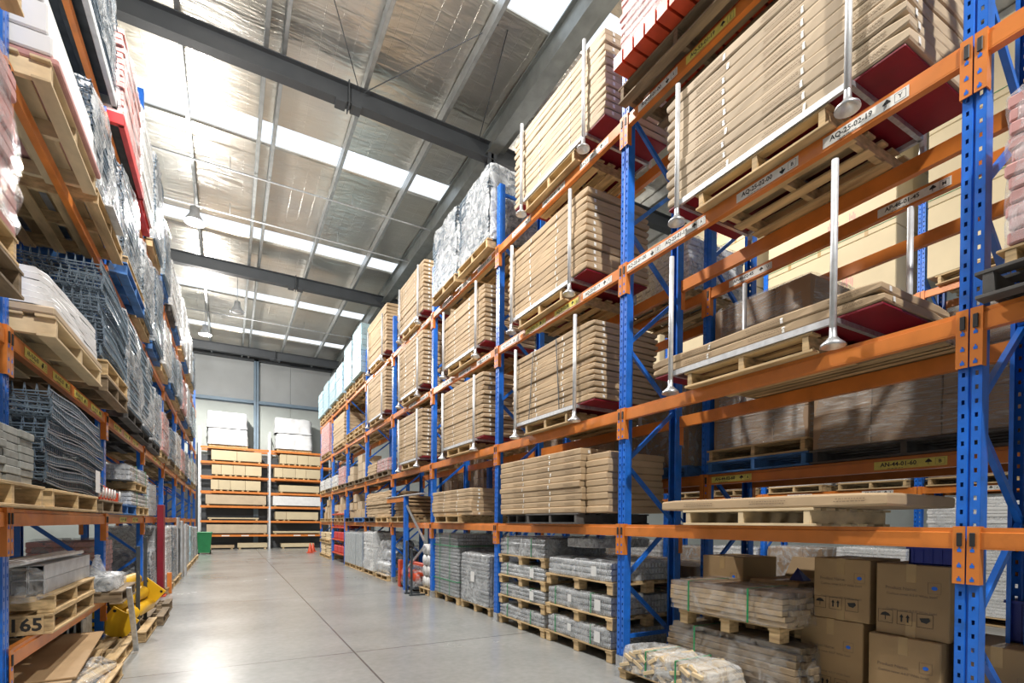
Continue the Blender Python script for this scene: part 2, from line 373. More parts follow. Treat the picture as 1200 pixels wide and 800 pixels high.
def lamp(x, y, label, on=True, power=900):
    t = thing('high_bay_lamp', label, 'lamp', (x, y, 9.35), group='high bay lamps under the roof')
    MB().lathe([(.03, .42), (.10, .40), (.12, .22), (.24, .02), (.25, 0), (.235, 0), (.11, .2), (0, .2)], 24).build('lamp_shade', 'galv_rail', t, True)
    MB().lathe([(0, -.02), (.16, -.01), (.21, .03), (.15, .10), (0, .12)], 20).build('lamp_glass', 'lamp_glow' if on else 'white', t, True)
    MB().tube([(0, 0, .4), (0, 0, 1.34)], .012, 8).build('hanging_rod', 'galv_rail', t)
    if on:
        l = spot('lamp_light', 0, 0, -.12, power); l.parent = t
        l = spot('lamp_spill', 0, 0, -.30, power*.32, kind='POINT'); l.parent = t
LAMP = 3300
lamp(-.82, 15.9, 'dazzling round lamp in front of the second skylight band, left', True, LAMP)
lamp(-.9, 25.2, 'bright round lamp near the back wall, upper left', True, LAMP*1.5)
lamp(.25, 21.9, 'unlit round lamp dish between the two far skylights', False)
lamp(.2, 6.4, 'lit lamp high above the aisle in front, over the picture top', True, LAMP*1.0)
lamp(1.5, -3.0, 'lit lamp high above the aisle behind the camera', True, LAMP*1.35)
lamp(7.4, 6.5, 'lit lamp above the next aisle right, nearer one', True, LAMP*.32)
lamp(8, 13, 'lit lamp above the next aisle right, farther one', True, LAMP*.32)

# ------------------------------------------------------------------ racking
def post_mesh(h, holes=True):
    """perforated omega post: front plate at x=0 facing -x, width .105 along y, depth .085"""
    mb = MB(); us = [-.0525, -.036, -.022, -.008, -.003, .003, .008, .022, .036, .0525]; dx = [0, 0, 0, 0, .010, .010, 0, 0, 0, 0]
    P_ = .075; z = 0; n = int(h/P_) if holes else 0
    def row(z0, z1, skip):
        i0 = len(mb.v)
        for u, d in zip(us, dx): mb.v += [(d, u, z0), (d, u, z1)]
        for i in range(9):
            if skip and i in (1, 7): continue
            a = i0+2*i; mb.f.append((a, a+1, a+3, a+2))
    if holes:
        for i in range(n):
            row(z, z+.05, False); row(z+.05, z+P_, True)
            for u0 in (-.036, .022):     # chamfered slot ends + returned lip gives the hole a thickness
                mb.add([(0, u0, z+.05), (.004, u0, z+.05), (.004, u0+.014, z+.05), (0, u0+.014, z+.05), (0, u0, z+P_), (.004, u0, z+P_), (.004, u0+.014, z+P_), (0, u0+.014, z+P_)],
                       [(0, 1, 2, 3), (4, 5, 6, 7), (0, 1, 5, 4), (3, 2, 6, 7)])
            z += P_
    row(z, h, False)
    for sgn in (-1, 1):
        y = .0525*sgn; mb.box(0, .085, min(y, y-.002*sgn), max(y, y-.002*sgn), 0, h)
        mb.box(.083, .085, min(y, y-.022*sgn), max(y, y-.022*sgn), 0, h)
    return mb.mesh('post', 'blue')
_post = {}
def get_post(h, holes):
    k = (round(h, 2), holes)
    if k not in _post: _post[k] = post_mesh(h, holes)
    return _post[k]
FOOT = MB().box(-.012, .10, -.075, .075, 0, .008).box(-.006, -.002, -.056, .056, .008, .13).box(-.006, .09, -.058, -.055, .008, .13).box(-.006, .09, .055, .058, .008, .13).mesh('foot_plate', 'galv')
RD = .80     # rack depth
def brace_mesh(dz):
    mb = MB(); mb.bar((.05, 0, 0), (RD-.05, 0, dz), .032, .04); return mb.mesh('brace', 'blue')
BR_UP, BR_DN, BR_H = brace_mesh(.6), brace_mesh(-.6), brace_mesh(0)
def upright(x, y, label, rz=0, h=6.55, holes=True, group=None, z0=.85):
    """frame standing at (x, y): front post plate at x, rear post RD deeper"""
    t = thing('upright_frame', label, 'rack frame', (x, y, 0), rz, group)
    p = get_post(h, holes); link('post', p, t); link('post', p, t, (RD, 0, 0), (0, 0, R(180)))
    link('foot_plate', FOOT, t); link('foot_plate', FOOT, t, (RD, 0, 0), (0, 0, R(180)))
    link('brace', BR_H, t, (0, 0, .32)); link('brace', BR_DN, t, (0, 0, .88))
    z = .92; k_ = 0
    while z+.62 < h:
        link('brace', BR_UP if k_ % 2 == 0 else BR_DN, t, (0, 0, z if k_ % 2 == 0 else z+.58)); z += .6; k_ += 1
    link('brace', BR_H, t, (0, 0, h-.12)); return t
_beam = {}
def beam_parts(L_):
    k_ = round(L_, 3)
    if k_ in _beam: return _beam[k_]
    y0, y1 = .0525, L_-.0525
    pr = [(0, -.058), (0, .030), (.010, .034), (.010, .058), (.050, .058), (.050, -.058), (.004, -.058)]
    b_ = MB().prism(pr, y0, y1).box(-.001, 0, y0, y1, -.049, -.046).mesh('beam', 'orange')
    def conn(yc, s):
        mb = MB(); a, c = sorted((yc, yc+s*.048)); mb.box(-.010, -.004, a, c, -.25, .065)
        a, c = sorted((yc+s*.048, yc+s*.054)); mb.box(-.010, .045, a, c, -.25, .065); return mb.mesh('end_connector', 'orange')
    def slots(yc, s):
        mb = MB()
        for z in (-.075, -.16, -.235): mb.box(-.0115, -.0095, yc+s*.024-.009, yc+s*.024+.009, z, z+.016).box(-.0115, -.0095, yc+s*.024-.003, yc+s*.024+.003, z+.016, z+.026)
        return mb.mesh('slot', 'blue')
    def clip(yc, s):
        mb = MB(); mb.bbox(-.017, -.009, yc+s*.024-.012, yc+s*.024+.012, -.045, .03, .003); return mb.mesh('locking_clip', 'black')
    r = _beam[k_] = [b_, conn(.004, 1), conn(L_-.004, -1), slots(.004, 1), slots(L_-.004, -1), clip(.004, 1), clip(L_-.004, -1)]
    return r
def beam(x, y0, y1, z, label, rz=0, group=None, stickers=(), detail=True):
    """aisle-facing beam, face towards -x in local space. y is the low end when rz=0, high end when rz=180"""
    t = thing('rack_beam', label, 'rack beam', (x, y0, z), rz, group)
    p = beam_parts(abs(y1-y0)); link('beam', p[0], t)
    for i in (1, 2):
        c = link('end_connector', p[i], t)
        if detail: link('slot', p[i+2], c); link('locking_clip', p[i+4], c)
    for (pos, txt, col, box_) in stickers:
        Ls = .50
        sx = -.0015; zc = -.006
        s_ = MB().box(sx-.001, sx, -Ls/2, Ls/2, -.034, .034).build('sticker', 'label_'+col, t, loc=(0, pos, zc))
        # lettering reads left to right seen from the aisle: local +y is left
        link('lettering', text_mesh(txt, .047), s_, (sx-.0012, .075, .004), FACE_AISLE)
        a = MB(); y = -Ls/2+.118; d = 1 if box_[0] == 'u' else -1
        a.bar((0, y, -.018*d), (0, y, .014*d), .0012, .012)
        a.add([(0, y-.022, -.002*d), (0, y+.022, -.002*d), (0, y+.022, .006*d), (0, y, .028*d), (0, y-.022, .006*d)], [(0, 1, 2, 3, 4)])
        y = -Ls/2+.045
        for (a0, a1, b0, b1) in ((-.03, .03, .024, .0255), (-.03, .03, -.0255, -.024), (-.03, -.0285, -.0255, .0255), (.0285, .03, -.0255, .0255)): a.box(-.0003, .0003, y+a0, y+a1, b0, b1)
        for q in range(14):
            yy = Ls/2-.10-q*.0085; a.box(-.0003, .0003, yy, yy+.003+.002*(q % 3), -.031, -.026)
        a.build('lettering', 'ink', s_, loc=(sx-.0015, 0, 0))
        link('lettering', text_mesh(box_[1], .036), s_, (sx-.0012, -Ls/2+.045, 0), FACE_AISLE)
    return t

XF = 3.52; XL_ = -1.255; YR = [1.2108+2.8*i for i in range(-1, 9)]; YL = [4.4443+2.9904*i for i in range(-1, 8)]
ZB = [1.4187, 2.5963, 4.0673, 5.5683]; ZL = [1.4896, 2.6504, 4.3372, 6.075]
LV = ['lowest', 'second', 'third', 'top']
def bayname(i): return NTH[i]+' bay'
for i, y in enumerate(YR):
    g = 'blue uprights of the right rack'
    nm = 'blue perforated upright frame outside the picture at the right' if i == 0 else 'large blue perforated upright frame at the right edge of the picture' if i == 1 else 'blue upright frame of right rack, %s one from the camera' % NTH[i]
    upright(XF, y, nm, h=6.55 if i != 1 else 7.3, holes=i < 6, group=g)
stk = {(0, 2): [(.55, 'AQ-25-02-19', 'white', 'uY'), (1.22, 'AQ-25-02-00', 'white', 'dB'), (2.02, 'AQ-25-01-19', 'white', 'uA'), (2.52, 'AQ-25-01-00', 'white', 'dZ')],
       (0, 3): [(1.75, 'AQ-53-01-19', 'yellow', 'uJ'), (2.35, 'AQ-53-01-00', 'white', 'dS')],
       (1, 2): [(.42, 'AQ-23-02-19', 'white', 'uT'), (1.0, 'AQ-23-02-00', 'yellow', 'uC'), (1.7, 'AQ-23-01-19', 'yellow', 'uG'), (2.4, 'AQ-23-01-00', 'white', 'dL')],
       (1, 3): [(.5, 'AQ-51-02-19', 'white', 'uY'), (1.3, 'AQ-51-02-00', 'white', 'dB'), (2.1, 'AQ-51-01-19', 'white', 'uA')],
       (2, 2): [(.45, 'AQ-21-02-19', 'white', 'uY'), (1.2, 'AQ-21-02-00', 'white', 'dB'), (2.0, 'AQ-21-01-19', 'white', 'uA')],
       (2, 3): [(.45, 'AQ-49-02-19', 'white', 'uY'), (1.2, 'AQ-49-02-00', 'white', 'dB'), (2.0, 'AQ-49-01-19', 'white', 'uA')],
       (3, 2): [(.45, 'AQ-19-02-19', 'white', 'uY'), (1.2, 'AQ-19-02-00', 'white', 'dB')],
       (3, 3): [(.45, 'AQ-47-02-19', 'white', 'uY'), (1.2, 'AQ-47-02-00', 'white', 'dB')]}
for i in range(-1, 8):
    y0, y1 = YR[i+1], YR[i+2]
    for j, z in enumerate(ZB):
        if i == -1: nm = '%s front beam running out of the picture past the right upright' % LV[j]
        else: nm = '%s orange front beam of right rack, %s bay' % (LV[j], NTH[i])
        beam(XF-.012, y0, y1, z, nm, group='orange beams of the right rack', stickers=stk.get((i, j), ()), detail=i < 5)
        nm = '%s orange rear beam of right rack, %s' % (LV[j], 'bay outside picture' if i == -1 else NTH[i]+' bay')
        beam(XF+RD+.012, y1, y0, z, nm, rz=R(180), group='orange beams of the right rack', detail=False)
# second row, back to back with the first
X2 = 4.76; Z2 = [1.99, 4.10]
for i, y in enumerate([1.21, 4.01, 6.81, 9.61, 12.41, 15.21]):
    upright(X2, y, 'blue perforated upright frame of the back-to-back row, %s one' % NTH[i], h=5.2, group='uprights of the row behind the right rack')
for i in range(-1, 5):
    y0 = 1.21+2.8*i; y1 = y0+2.8
    for j, z in enumerate(Z2):
        st = ()
        if i == 0 and j == 0: st = [(.80, 'AN-44-01-60', 'yellow', 'uB'), (2.45, 'AN-44-02-60', 'yellow', 'uA')]
        if i == 0 and j == 1: st = [(.80, 'AP-46-01-45', 'white', 'uM'), (2.25, 'AP-46-02-45', 'white', 'uU')]
        if i == 1 and j == 1: st = [(.6, 'AP-44-01-45', 'white', 'uR'), (2.2, 'AP-44-02-45', 'white', 'uX')]
        if i == 0:
            nm = ['orange beam behind right rack with yellow AN-44 labels', 'brown orange beam behind right rack with white AP-46 labels'][j]
        else: nm = '%s beam nearer the aisle in the back-to-back row, %s' % (['lower', 'upper'][j], 'bay past picture edge' if i < 0 else NTH[i]+' bay')
        beam(X2-.012, y0, y1, z, nm, group='beams of the row behind the right rack', stickers=st, detail=i == 0)
        beam(X2+RD+.012, y1, y0, z, '%s far-side beam in the back-to-back row, %s' % (['lower', 'upper'][j], 'bay past picture edge' if i < 0 else NTH[i]+' bay'), rz=R(180), group='beams of the row behind the right rack', detail=False)
# third row across the next aisle
X3 = 10.0; Z3 = [2.08, 5.30]
for i, y in enumerate([1.3, 4.1, 6.9, 9.7, 12.5, 15.3, 18.1]):
    upright(X3, y, 'distant blue upright across the next aisle, %s one from the right' % NTH[i], h=7, group='uprights across the next aisle')
for i in range(6):
    y0 = 1.3+2.8*i
    for j, z in enumerate(Z3):
        st = [(.6, 'AM-12-01-60', 'white', 'uB'), (2.0, 'AM-12-02-60', 'white', 'uA')] if j == 0 else ()
        beam(X3-.012, y0, y0+2.8, z, 'distant %s beam across the next aisle, %s bay' % (['lower', 'upper'][j], NTH[i]), group='beams across the next aisle', stickers=st, detail=False)
        beam(X3+RD+.012, y0+2.8, y0, z, 'distant rear %s beam across the next aisle, %s bay' % (['lower', 'upper'][j], NTH[i]), rz=R(180), group='beams across the next aisle', detail=False)
# left rack (faces +x)
for i, y in enumerate(YL):
    nm = 'blue upright frame of left rack, outside picture beside camera' if i == 0 else 'blue upright with orange brackets at the left picture edge' if i == 1 else 'blue upright frame of left rack, %s one into the picture' % NTH[i-1]
    upright(XL_, y, nm, rz=R(180), h=7.0 if i != 3 else 8.6, holes=i < 5, group='blue uprights of the left rack')
for i in range(-1, 7):
    y0, y1 = YL[i+1], YL[i+2]
    for j, z in enumerate(ZL):
        st = ()
        if j == 1 and i == 0: st = [(L_, t_, 'yellow', b_) for L_, t_, b_ in ((.5, 'AR-10-01-20', 'uF'), (1.15, 'AR-10-01-00', 'dE'), (1.8, 'AR-10-02-20', 'uD'), (2.45, 'AR-10-02-00', 'dC'))]
        if j == 1 and i == 1: st = [(L_, t_, 'yellow', b_) for L_, t_, b_ in ((.9, 'AR-12-01-20', 'uF'), (1.6, 'AR-12-01-00', 'dE'), (2.3, 'AR-12-02-20', 'uD'))]
        if j == 1 and i == 2: st = [(L_, t_, 'yellow', b_) for L_, t_, b_ in ((.9, 'AR-14-01-20', 'uF'), (1.6, 'AR-14-01-00', 'dE'))]
        if j == 0 and i == 1: st = [(.9, 'AR-12-05-20', 'yellow', 'uF'), (1.9, 'AR-12-06-00', 'yellow', 'dE')]
        a = 'outside the picture beside the camera' if i == -1 else NTH[i]+' bay'
        beam(XL_+.012, y1, y0, z, '%s orange front beam of left rack, %s' % (LV[j], a), rz=R(180), group='orange beams of the left rack', stickers=[(s_[0], *s_[1:]) for s_ in st], detail=i < 4)
        beam(XL_-RD-.012, y0, y1, z, '%s orange rear beam of left rack, %s' % (LV[j], a), group='orange beams of the left rack', detail=False)

# ------------------------------------------------------------------ pallets
_pal = {}
def pallet_meshes(Lx, Ly, h, m, seed=0, whole=False, blocks=False):
    """Lx depth (bearers run along x), Ly length along the aisle"""
    k_ = (Lx, Ly, h, m, seed, whole, blocks)
    if k_ in _pal: return _pal[k_]
    r = random.Random(seed); tb = .018 if h > .1 else .014
    top = MB(); n = 7
    for i in range(n):                    # top boards along y
        wdt = .10+r.uniform(-.012, .012); x = -Lx/2+wdt/2+(Lx-wdt)*i/(n-1); e = r.uniform(-.006, .006)
        top.bbox(x-wdt/2, x+wdt/2, -Ly/2+e, Ly/2+e, h-tb, h, .002)
    bear = []
    for i in range(3):
        y = -Ly/2+.05+(Ly-.10)*i/2
        if blocks:
            mb = MB()
            for q in range(3):
                x = -Lx/2+.07+(Lx-.14)*q/2; mb.bbox(x-.06, x+.06, y-.045, y+.045, tb if not blocks else tb*.0, h-2*tb, .003)
            mb.box(-Lx/2, Lx/2, y-.05, y+.05, h-2*tb, h-tb)
        else: mb = MB().bbox(-Lx/2+.004, Lx/2-.004, y-.022, y+.022, tb, h-tb, .002)
        bear.append(mb)
    bot = MB()
    if not blocks:
        for i in range(5 if not blocks else 3):
            nb = 5; wdt = .10; x = -Lx/2+wdt/2+(Lx-wdt)*i/(nb-1)
            if i in (1, 3) and r.random() < .3: continue
            bot.bbox(x-wdt/2, x+wdt/2, -Ly/2, Ly/2, 0, tb, .002)
    if whole:
        mb = MB()
        for q in [top, *bear, bot]: mb.add(q.v, q.f)
        res = [mb.mesh('pallet', m)]
    else:
        res = [top.mesh('top_deck', m)]+[q.mesh('bearer', m) for q in bear]+([bot.mesh('bottom_deck', m)] if bot.v else [])
    _pal[k_] = res; return res
def pallet(x, y, z, label, Lx=1.1, Ly=1.1, h=.14, m='wood', seed=None, rz=0, whole=False, blocks=False, group='timber pallets', tilt=0):
    seed = rnd.randint(0, 2) if seed is None else seed
    ms = pallet_meshes(Lx, Ly, h, m, seed, whole, blocks)
    if whole:
        o = link('pallet', ms[0], None, (x, y, z), (tilt, 0, rz)); return tag(o, label, 'pallet', group)
    t = thing('pallet', label, 'pallet', (x, y, z), group=group, rot=(tilt, 0, rz))
    for me in ms: link(me.name.split('.')[0], me, t)
    return t

# ------------------------------------------------------------------ flat cartons
_fc = {}
def flat_meshes(Lx, Ly, h, seed, m, slack=1.0):
    k_ = (round(Lx, 2), round(Ly, 2), round(h, 3), seed, m, slack)
    if k_ in _fc: return _fc[k_]
    r = random.Random(seed*13+5); nx, ny = 6, 14
    ph = r.uniform(0, 6)
    per = [(-Lx/2+Lx*i/nx, -Ly/2, 's') for i in range(nx)]+[(Lx/2, -Ly/2+Ly*i/ny, 'e') for i in range(ny)]+[(Lx/2-Lx*i/nx, Ly/2, 'n') for i in range(nx)]+[(-Lx/2, Ly/2-Ly*i/ny, 'w') for i in range(ny)]
    n = len(per); vs = []; fs = []
    for lev, (zz, ins) in enumerate(((0, .007), (.14, .001), (.82, 0), (.955, .004), (1.0, .014))):
        for (x, y, s_) in per:
            ex = min(Lx/2-abs(x), Ly/2-abs(y)); cx = (abs(x)/(Lx/2))**8*(abs(y)/(Ly/2))**8
            endp = (abs(y)/(Ly/2))**22*(.35+.65*(abs(x)/(Lx/2))**6)
            z = zz*h
            if lev >= 2: z -= h*.30*slack*endp*(.5+.5*(zz))*.8          # ends squash down
            if lev >= 2: z += h*.05*slack*math.sin(y*6+ph)
            if lev <= 1: z += h*.10*slack*endp
            q = ins+.006*slack*pn(x*3, y*3+seed*7, zz, 2)
            vs.append((x*(1-q*2/Lx), y*(1-q*2/Ly)+(.004*slack*math.sin(x*9+ph) if abs(y) > Ly/2-.01 else 0), z))
    for l_ in range(4):
        for i in range(n): fs.append((l_*n+i, l_*n+(i+1) % n, (l_+1)*n+(i+1) % n, (l_+1)*n+i))
    fs.append(tuple(range(n))[::-1]); fs.append(tuple(4*n+i for i in range(n)))
    mb = MB().add(vs, fs); me = mb.mesh('flat_carton', m)
    tapes = []
    for q in (.33, .67):
        y = -Ly/2+Ly*q+r.uniform(-.02, .02); tp = MB()
        wd = .010; jog = r.uniform(-.006, .006)
        tp.add([(-Lx/2-.004, y-wd, .1*h), (-Lx/2-.004, y+wd, .1*h), (-Lx/2-.0035, y+wd+jog, .55*h), (-Lx/2-.0035, y-wd+jog, .55*h), (-Lx/2+.009, y-wd, .97*h), (-Lx/2+.009, y+wd, .97*h), (-Lx/2+.05, y-wd, 1.0*h), (-Lx/2+.05, y+wd, 1.0*h)],
               [(0, 1, 2, 3), (3, 2, 5, 4), (4, 5, 7, 6)])
        tapes.append(tp.mesh('tape', 'tape'))
    s_ = MB(); s_.add([(-Lx/2+.10, -Ly/2-.004, .1*h+h*.1), (-Lx/2+.13, -Ly/2-.004, .1*h+h*.1), (-Lx/2+.13, -Ly/2-.002, .68*h), (-Lx/2+.10, -Ly/2-.002, .68*h)], [(0, 1, 2, 3)])
    tapes.append(s_.mesh('tape', 'tape'))
    pr = MB(); fx = -Lx/2-.0045
    for row_ in range(2):
        y = -Ly/2+.12
        while y < Ly/2-.15:
            if (y+Ly/2) % .62 < .30:
                wl = r.uniform(.008, .022); pr.box(fx-.0006, fx, y, y+wl, h*(.36+.2*row_), h*(.36+.2*row_)+.0045); y += wl+.006
            else: y += .03
    pm = pr.mesh('printed_text', 'ink_soft') if pr.v else None
    _fc[k_] = (me, tapes, pm); return _fc[k_]
def carton_stack(x0, y0, y1, z0, z1, n, where, depth=.92, m='card', tapes=True, prints=False, jit=.010, slack=1.0, rz=0, lean=0, kind='flat brown carton', near=True):
    """x0 = x of the aisle face; every layer is one long flat carton"""
    Ly = y1-y0; h = (z1-z0)/n; xc = x0+depth/2; yc = (y0+y1)/2
    for i in range(n):
        s_ = rnd.randint(0, 3); me, tp, pm = flat_meshes(depth, Ly, h*1.02, s_, m, slack)
        loc = (xc+rnd.uniform(-jit, jit)+lean*i, yc+rnd.uniform(-jit, jit)*1.5, z0+h*i+.0005*i)
        rot = (0, 0, rz+rnd.uniform(-.004, .004))
        lab = '%s, %s, %s' % (kind, nth(i), where)
        if tapes or prints:
            t = thing('flat_carton', lab, 'carton', loc, group='cartons '+where, rot=rot); link('carton_body', me, t)
            if tapes:
                for q in tp: link('tape', q, t)
            if prints and pm: link('printed_text', pm, t)
        else: tag(link('flat_carton', me, None, loc, rot), lab, 'carton', 'cartons '+where)

# ------------------------------------------------------------------ stillage (red deck, galvanised posts with bell feet)
_bell = {}
def bell(h):
    k_ = round(h, 2)
    if k_ not in _bell:
        _bell[k_] = (MB().tube([(0, 0, .06), (0, 0, h)], .021, 12).mesh('post', 'galv_rail', True),
                     MB().lathe([(.021, .12), (.024, .065), (.04, .045), (.070, .018), (.074, .0), (.069, .0), (.035, .035), (0, .045)], 20).mesh('bell_foot', 'galv', True))
    return _bell[k_]
def stillage(x0, y0, y1, z, label='', depth=.95, over=(.12, .12), h=1.22, rail=True):
    """posts at y0 and y1; deck reaches 'over' beyond them. z = underside of deck"""
    t = thing('stillage', label, 'stillage', (x0, (y0+y1)/2, z), group='stillages with red decks and steel posts')
    L_ = y1-y0; pm, bm_ = bell(h)
    MB().bbox(.025, depth, -L_/2-over[0], L_/2+over[1], .022, .040, .004).build('red_deck', 'red', t)
    mb = MB().box(-.012, .014, -L_/2, L_/2, -.012, .032); mb.build('front_rail', 'galv_rail', t)
    mb = MB().box(depth-.02, depth+.01, -L_/2, L_/2, -.012, .022); mb.build('rear_rail', 'galv_rail', t)
    for q in (-.5, 0, .5):
        MB().box(0, depth, q*L_-.015, q*L_+.015, -.012, .0215).build('cross_rail', 'galv', t)
    for sx in (-.012, depth+.01):
        for sy in (-1, 1):
            p = link('post', pm, t, (sx-.018 if sx < 0 else sx+.018, sy*L_/2, -.17)); link('bell_foot', bm_, p)
    return t
P = .14
def st_unit(bay, lev, y0, y1, z1, n, post=(None, None), pal=True, tapes=True, prints=False, depth=.92, ph=1.2, pr=(None, None), wherex=None, m='card'):
    zt = ZB[lev]+.058; where = wherex or 'stillage on %s beams, %s right bay' % (LV[lev], NTH[bay])
    p0 = post[0] if post[0] is not None else y0+.27; p1 = post[1] if post[1] is not None else y1-.14
    x = 3.40; py0 = pr[0] or p0+.16; py1 = pr[1] or p1-.13
    far = bay >= 3
    pallet(x+.55+.02, (py0+py1)/2, zt+.001, 'timber pallet under the red stillage, %s beams, %s right bay' % (LV[lev], NTH[bay]), Lx=1.08, Ly=py1-py0, h=.135, whole=far)
    stillage(x+.03, p0, p1, zt+.150, over=(p0-y0-.01, y1-p1-.01), label='steel stillage with red deck, %s beams, %s right bay' % (LV[lev], NTH[bay]), depth=.93, h=ph)
    carton_stack(x+.045, y0, y1, zt+.1915, z1, n, where, depth=depth, tapes=tapes, prints=prints, near=not far, m=m)
# bay 0
st_unit(0, 2, 1.50, 3.36, 5.26, 11, (1.80, 3.20), prints=True, pr=(1.93, 3.02), wherex='third-level stillage beside the right upright', m='card_light')
st_unit(0, 1, 1.60, 3.50, 2.98, 2, (1.87, 3.25), prints=True, pr=(2.02, 3.12), wherex='low stack on nearest right stillage')
# bay 1
st_unit(1, 1, 4.38, 6.18, 3.70, 13, (4.68, 6.04), pr=(4.84, 5.85))
st_unit(1, 2, 4.54, 6.34, 5.22, 11, (4.80, 6.17), pr=(4.97, 6.04))
st_unit(1, 3, 4.25, 6.18, 6.72, 12, (4.56, 5.92), pr=(4.75, 5.88), m='card_light')
# bay 2
st_unit(2, 1, 7.12, 8.95, 3.84, 14, (7.38, 8.74))
st_unit(2, 2, 7.10, 8.88, 5.20, 12, (7.34, 8.73))
# bay 3
for lv, z1, n in ((1, 3.82, 12), (2, 5.42, 13), (3, 6.86, 13)): st_unit(3, lv, 9.95, 11.74, z1, n, (10.19, 11.5))
# bay 4
for lv, z1, n in ((2, 5.42, 13), (3, 7.02, 14)): st_unit(4, lv, 12.75, 14.80, z1, n, (13.0, 14.5), tapes=False)
for i, (y0, y1) in enumerate(((5.72, 5.62), (5.02, 5.10))):
    tag(MB().bar((3.425, y0, 2.83), (3.425, y1, 3.70), .004, .018).build('black_strap', 'strap_black'), 'thin slanting black strap on the second-beam stack, second bay, %s one' % ['left', 'right'][i], 'strap', 'black straps on the second bay stack')
# plain carton stacks on the lowest beams
zt = ZB[0]+.058
pallet(3.96, 5.2, zt+.001, 'dark pallet under the tall plain carton stack, second right bay', Lx=1.08, Ly=1.15, h=.125, m='wood_dark')
pallet(4.0, 6.15, zt+.001, 'dark pallet under left end of plain carton stack, second right bay', Lx=1.0, Ly=.6, h=.125, m='wood_dark')
carton_stack(3.44, 4.60, 6.52, zt+.128, 2.33, 10, 'tall plain stack, second right bay', slack=.12, prints=True, tapes=True, depth=.8)
carton_stack(3.50, 4.20, 4.58, zt+.128, 2.25, 9, 'short stack behind second upright', slack=.12, prints=False, tapes=False, depth=.8)
pallet(3.93, 8.55, zt+.001, 'timber pallet under the low carton stack, third right bay', Lx=1.05, Ly=1.2, h=.13)
carton_stack(3.44, 7.50, 9.34, zt+.133, 2.05, 7, 'low plain stack, third right bay', slack=.15, prints=True)
# single long carton on a pale pallet, lowest beams of the nearest bay
pallet(3.92, 2.55, zt+.001, 'pale pallet under single flat carton, lowest beams, nearest right bay', Lx=1.0, Ly=1.12, h=.125, m='timber_pale', seed=1)
carton_stack(3.42, 1.54, 3.34, zt+.128, zt+.210, 1, 'alone on pale pallet nearest bay', slack=.3, prints=True, tapes=False, depth=.9, m='card', kind='long thin brown carton')

# ------------------------------------------------------------------ goods: films, bundles, boxes
_fm = {}
def film_mesh(Lx, Ly, h, seed=0, m='film', taper=.02, amp=.022, name='plastic_wrap'):
    k_ = (round(Lx, 2), round(Ly, 2), round(h, 2), seed, m, taper, amp)
    if k_ in _fm: return _fm[k_]
    na, nz_ = 56, 16; vs = []; fs = []
    def rad(a):
        c, s_ = math.cos(a), math.sin(a); e = 14
        r_ = (abs(c/(Lx/2))**e+abs(s_/(Ly/2))**e)**(-1/e); return r_*c, r_*s_
    levs = [j/nz_ for j in range(nz_+1)]+[1.0, 1.0, 1.0]; ins = [1.0]*(nz_+1)+[.86, .5, .02]
    for j, (q, f_) in enumerate(zip(levs, ins)):
        for i in range(na):
            a = 2*math.pi*(i+.5)/na; x, y = rad(a); g = (1-taper*q)*f_
            n1 = pn(x*2.3+seed*5, y*2.3, q*h*2.3+seed); n2 = abs(pn(x*7, y*7+seed*3, q*h*5)); d = amp*(n1*1.4+n2*1.2) if j > 0 else amp*.3
            ln = math.hypot(x, y); k2 = 1+(d+.006)/ln
            zz = q*h+(amp*.8*pn(x*4, y*4, seed+3) if j >= nz_-1 else 0)+(.006 if j > nz_ else 0)-(.5*amp if j == nz_ else 0)
            vs.append((x*g*k2, y*g*k2, max(.001, zz)))
    n = len(levs)
    for j in range(n-1):
        for i in range(na): fs.append((j*na+i, j*na+(i+1) % na, (j+1)*na+(i+1) % na, (j+1)*na+i))
    _fm[k_] = MB().add(vs, fs).mesh(name, m, True); return _fm[k_]
_ct = {}
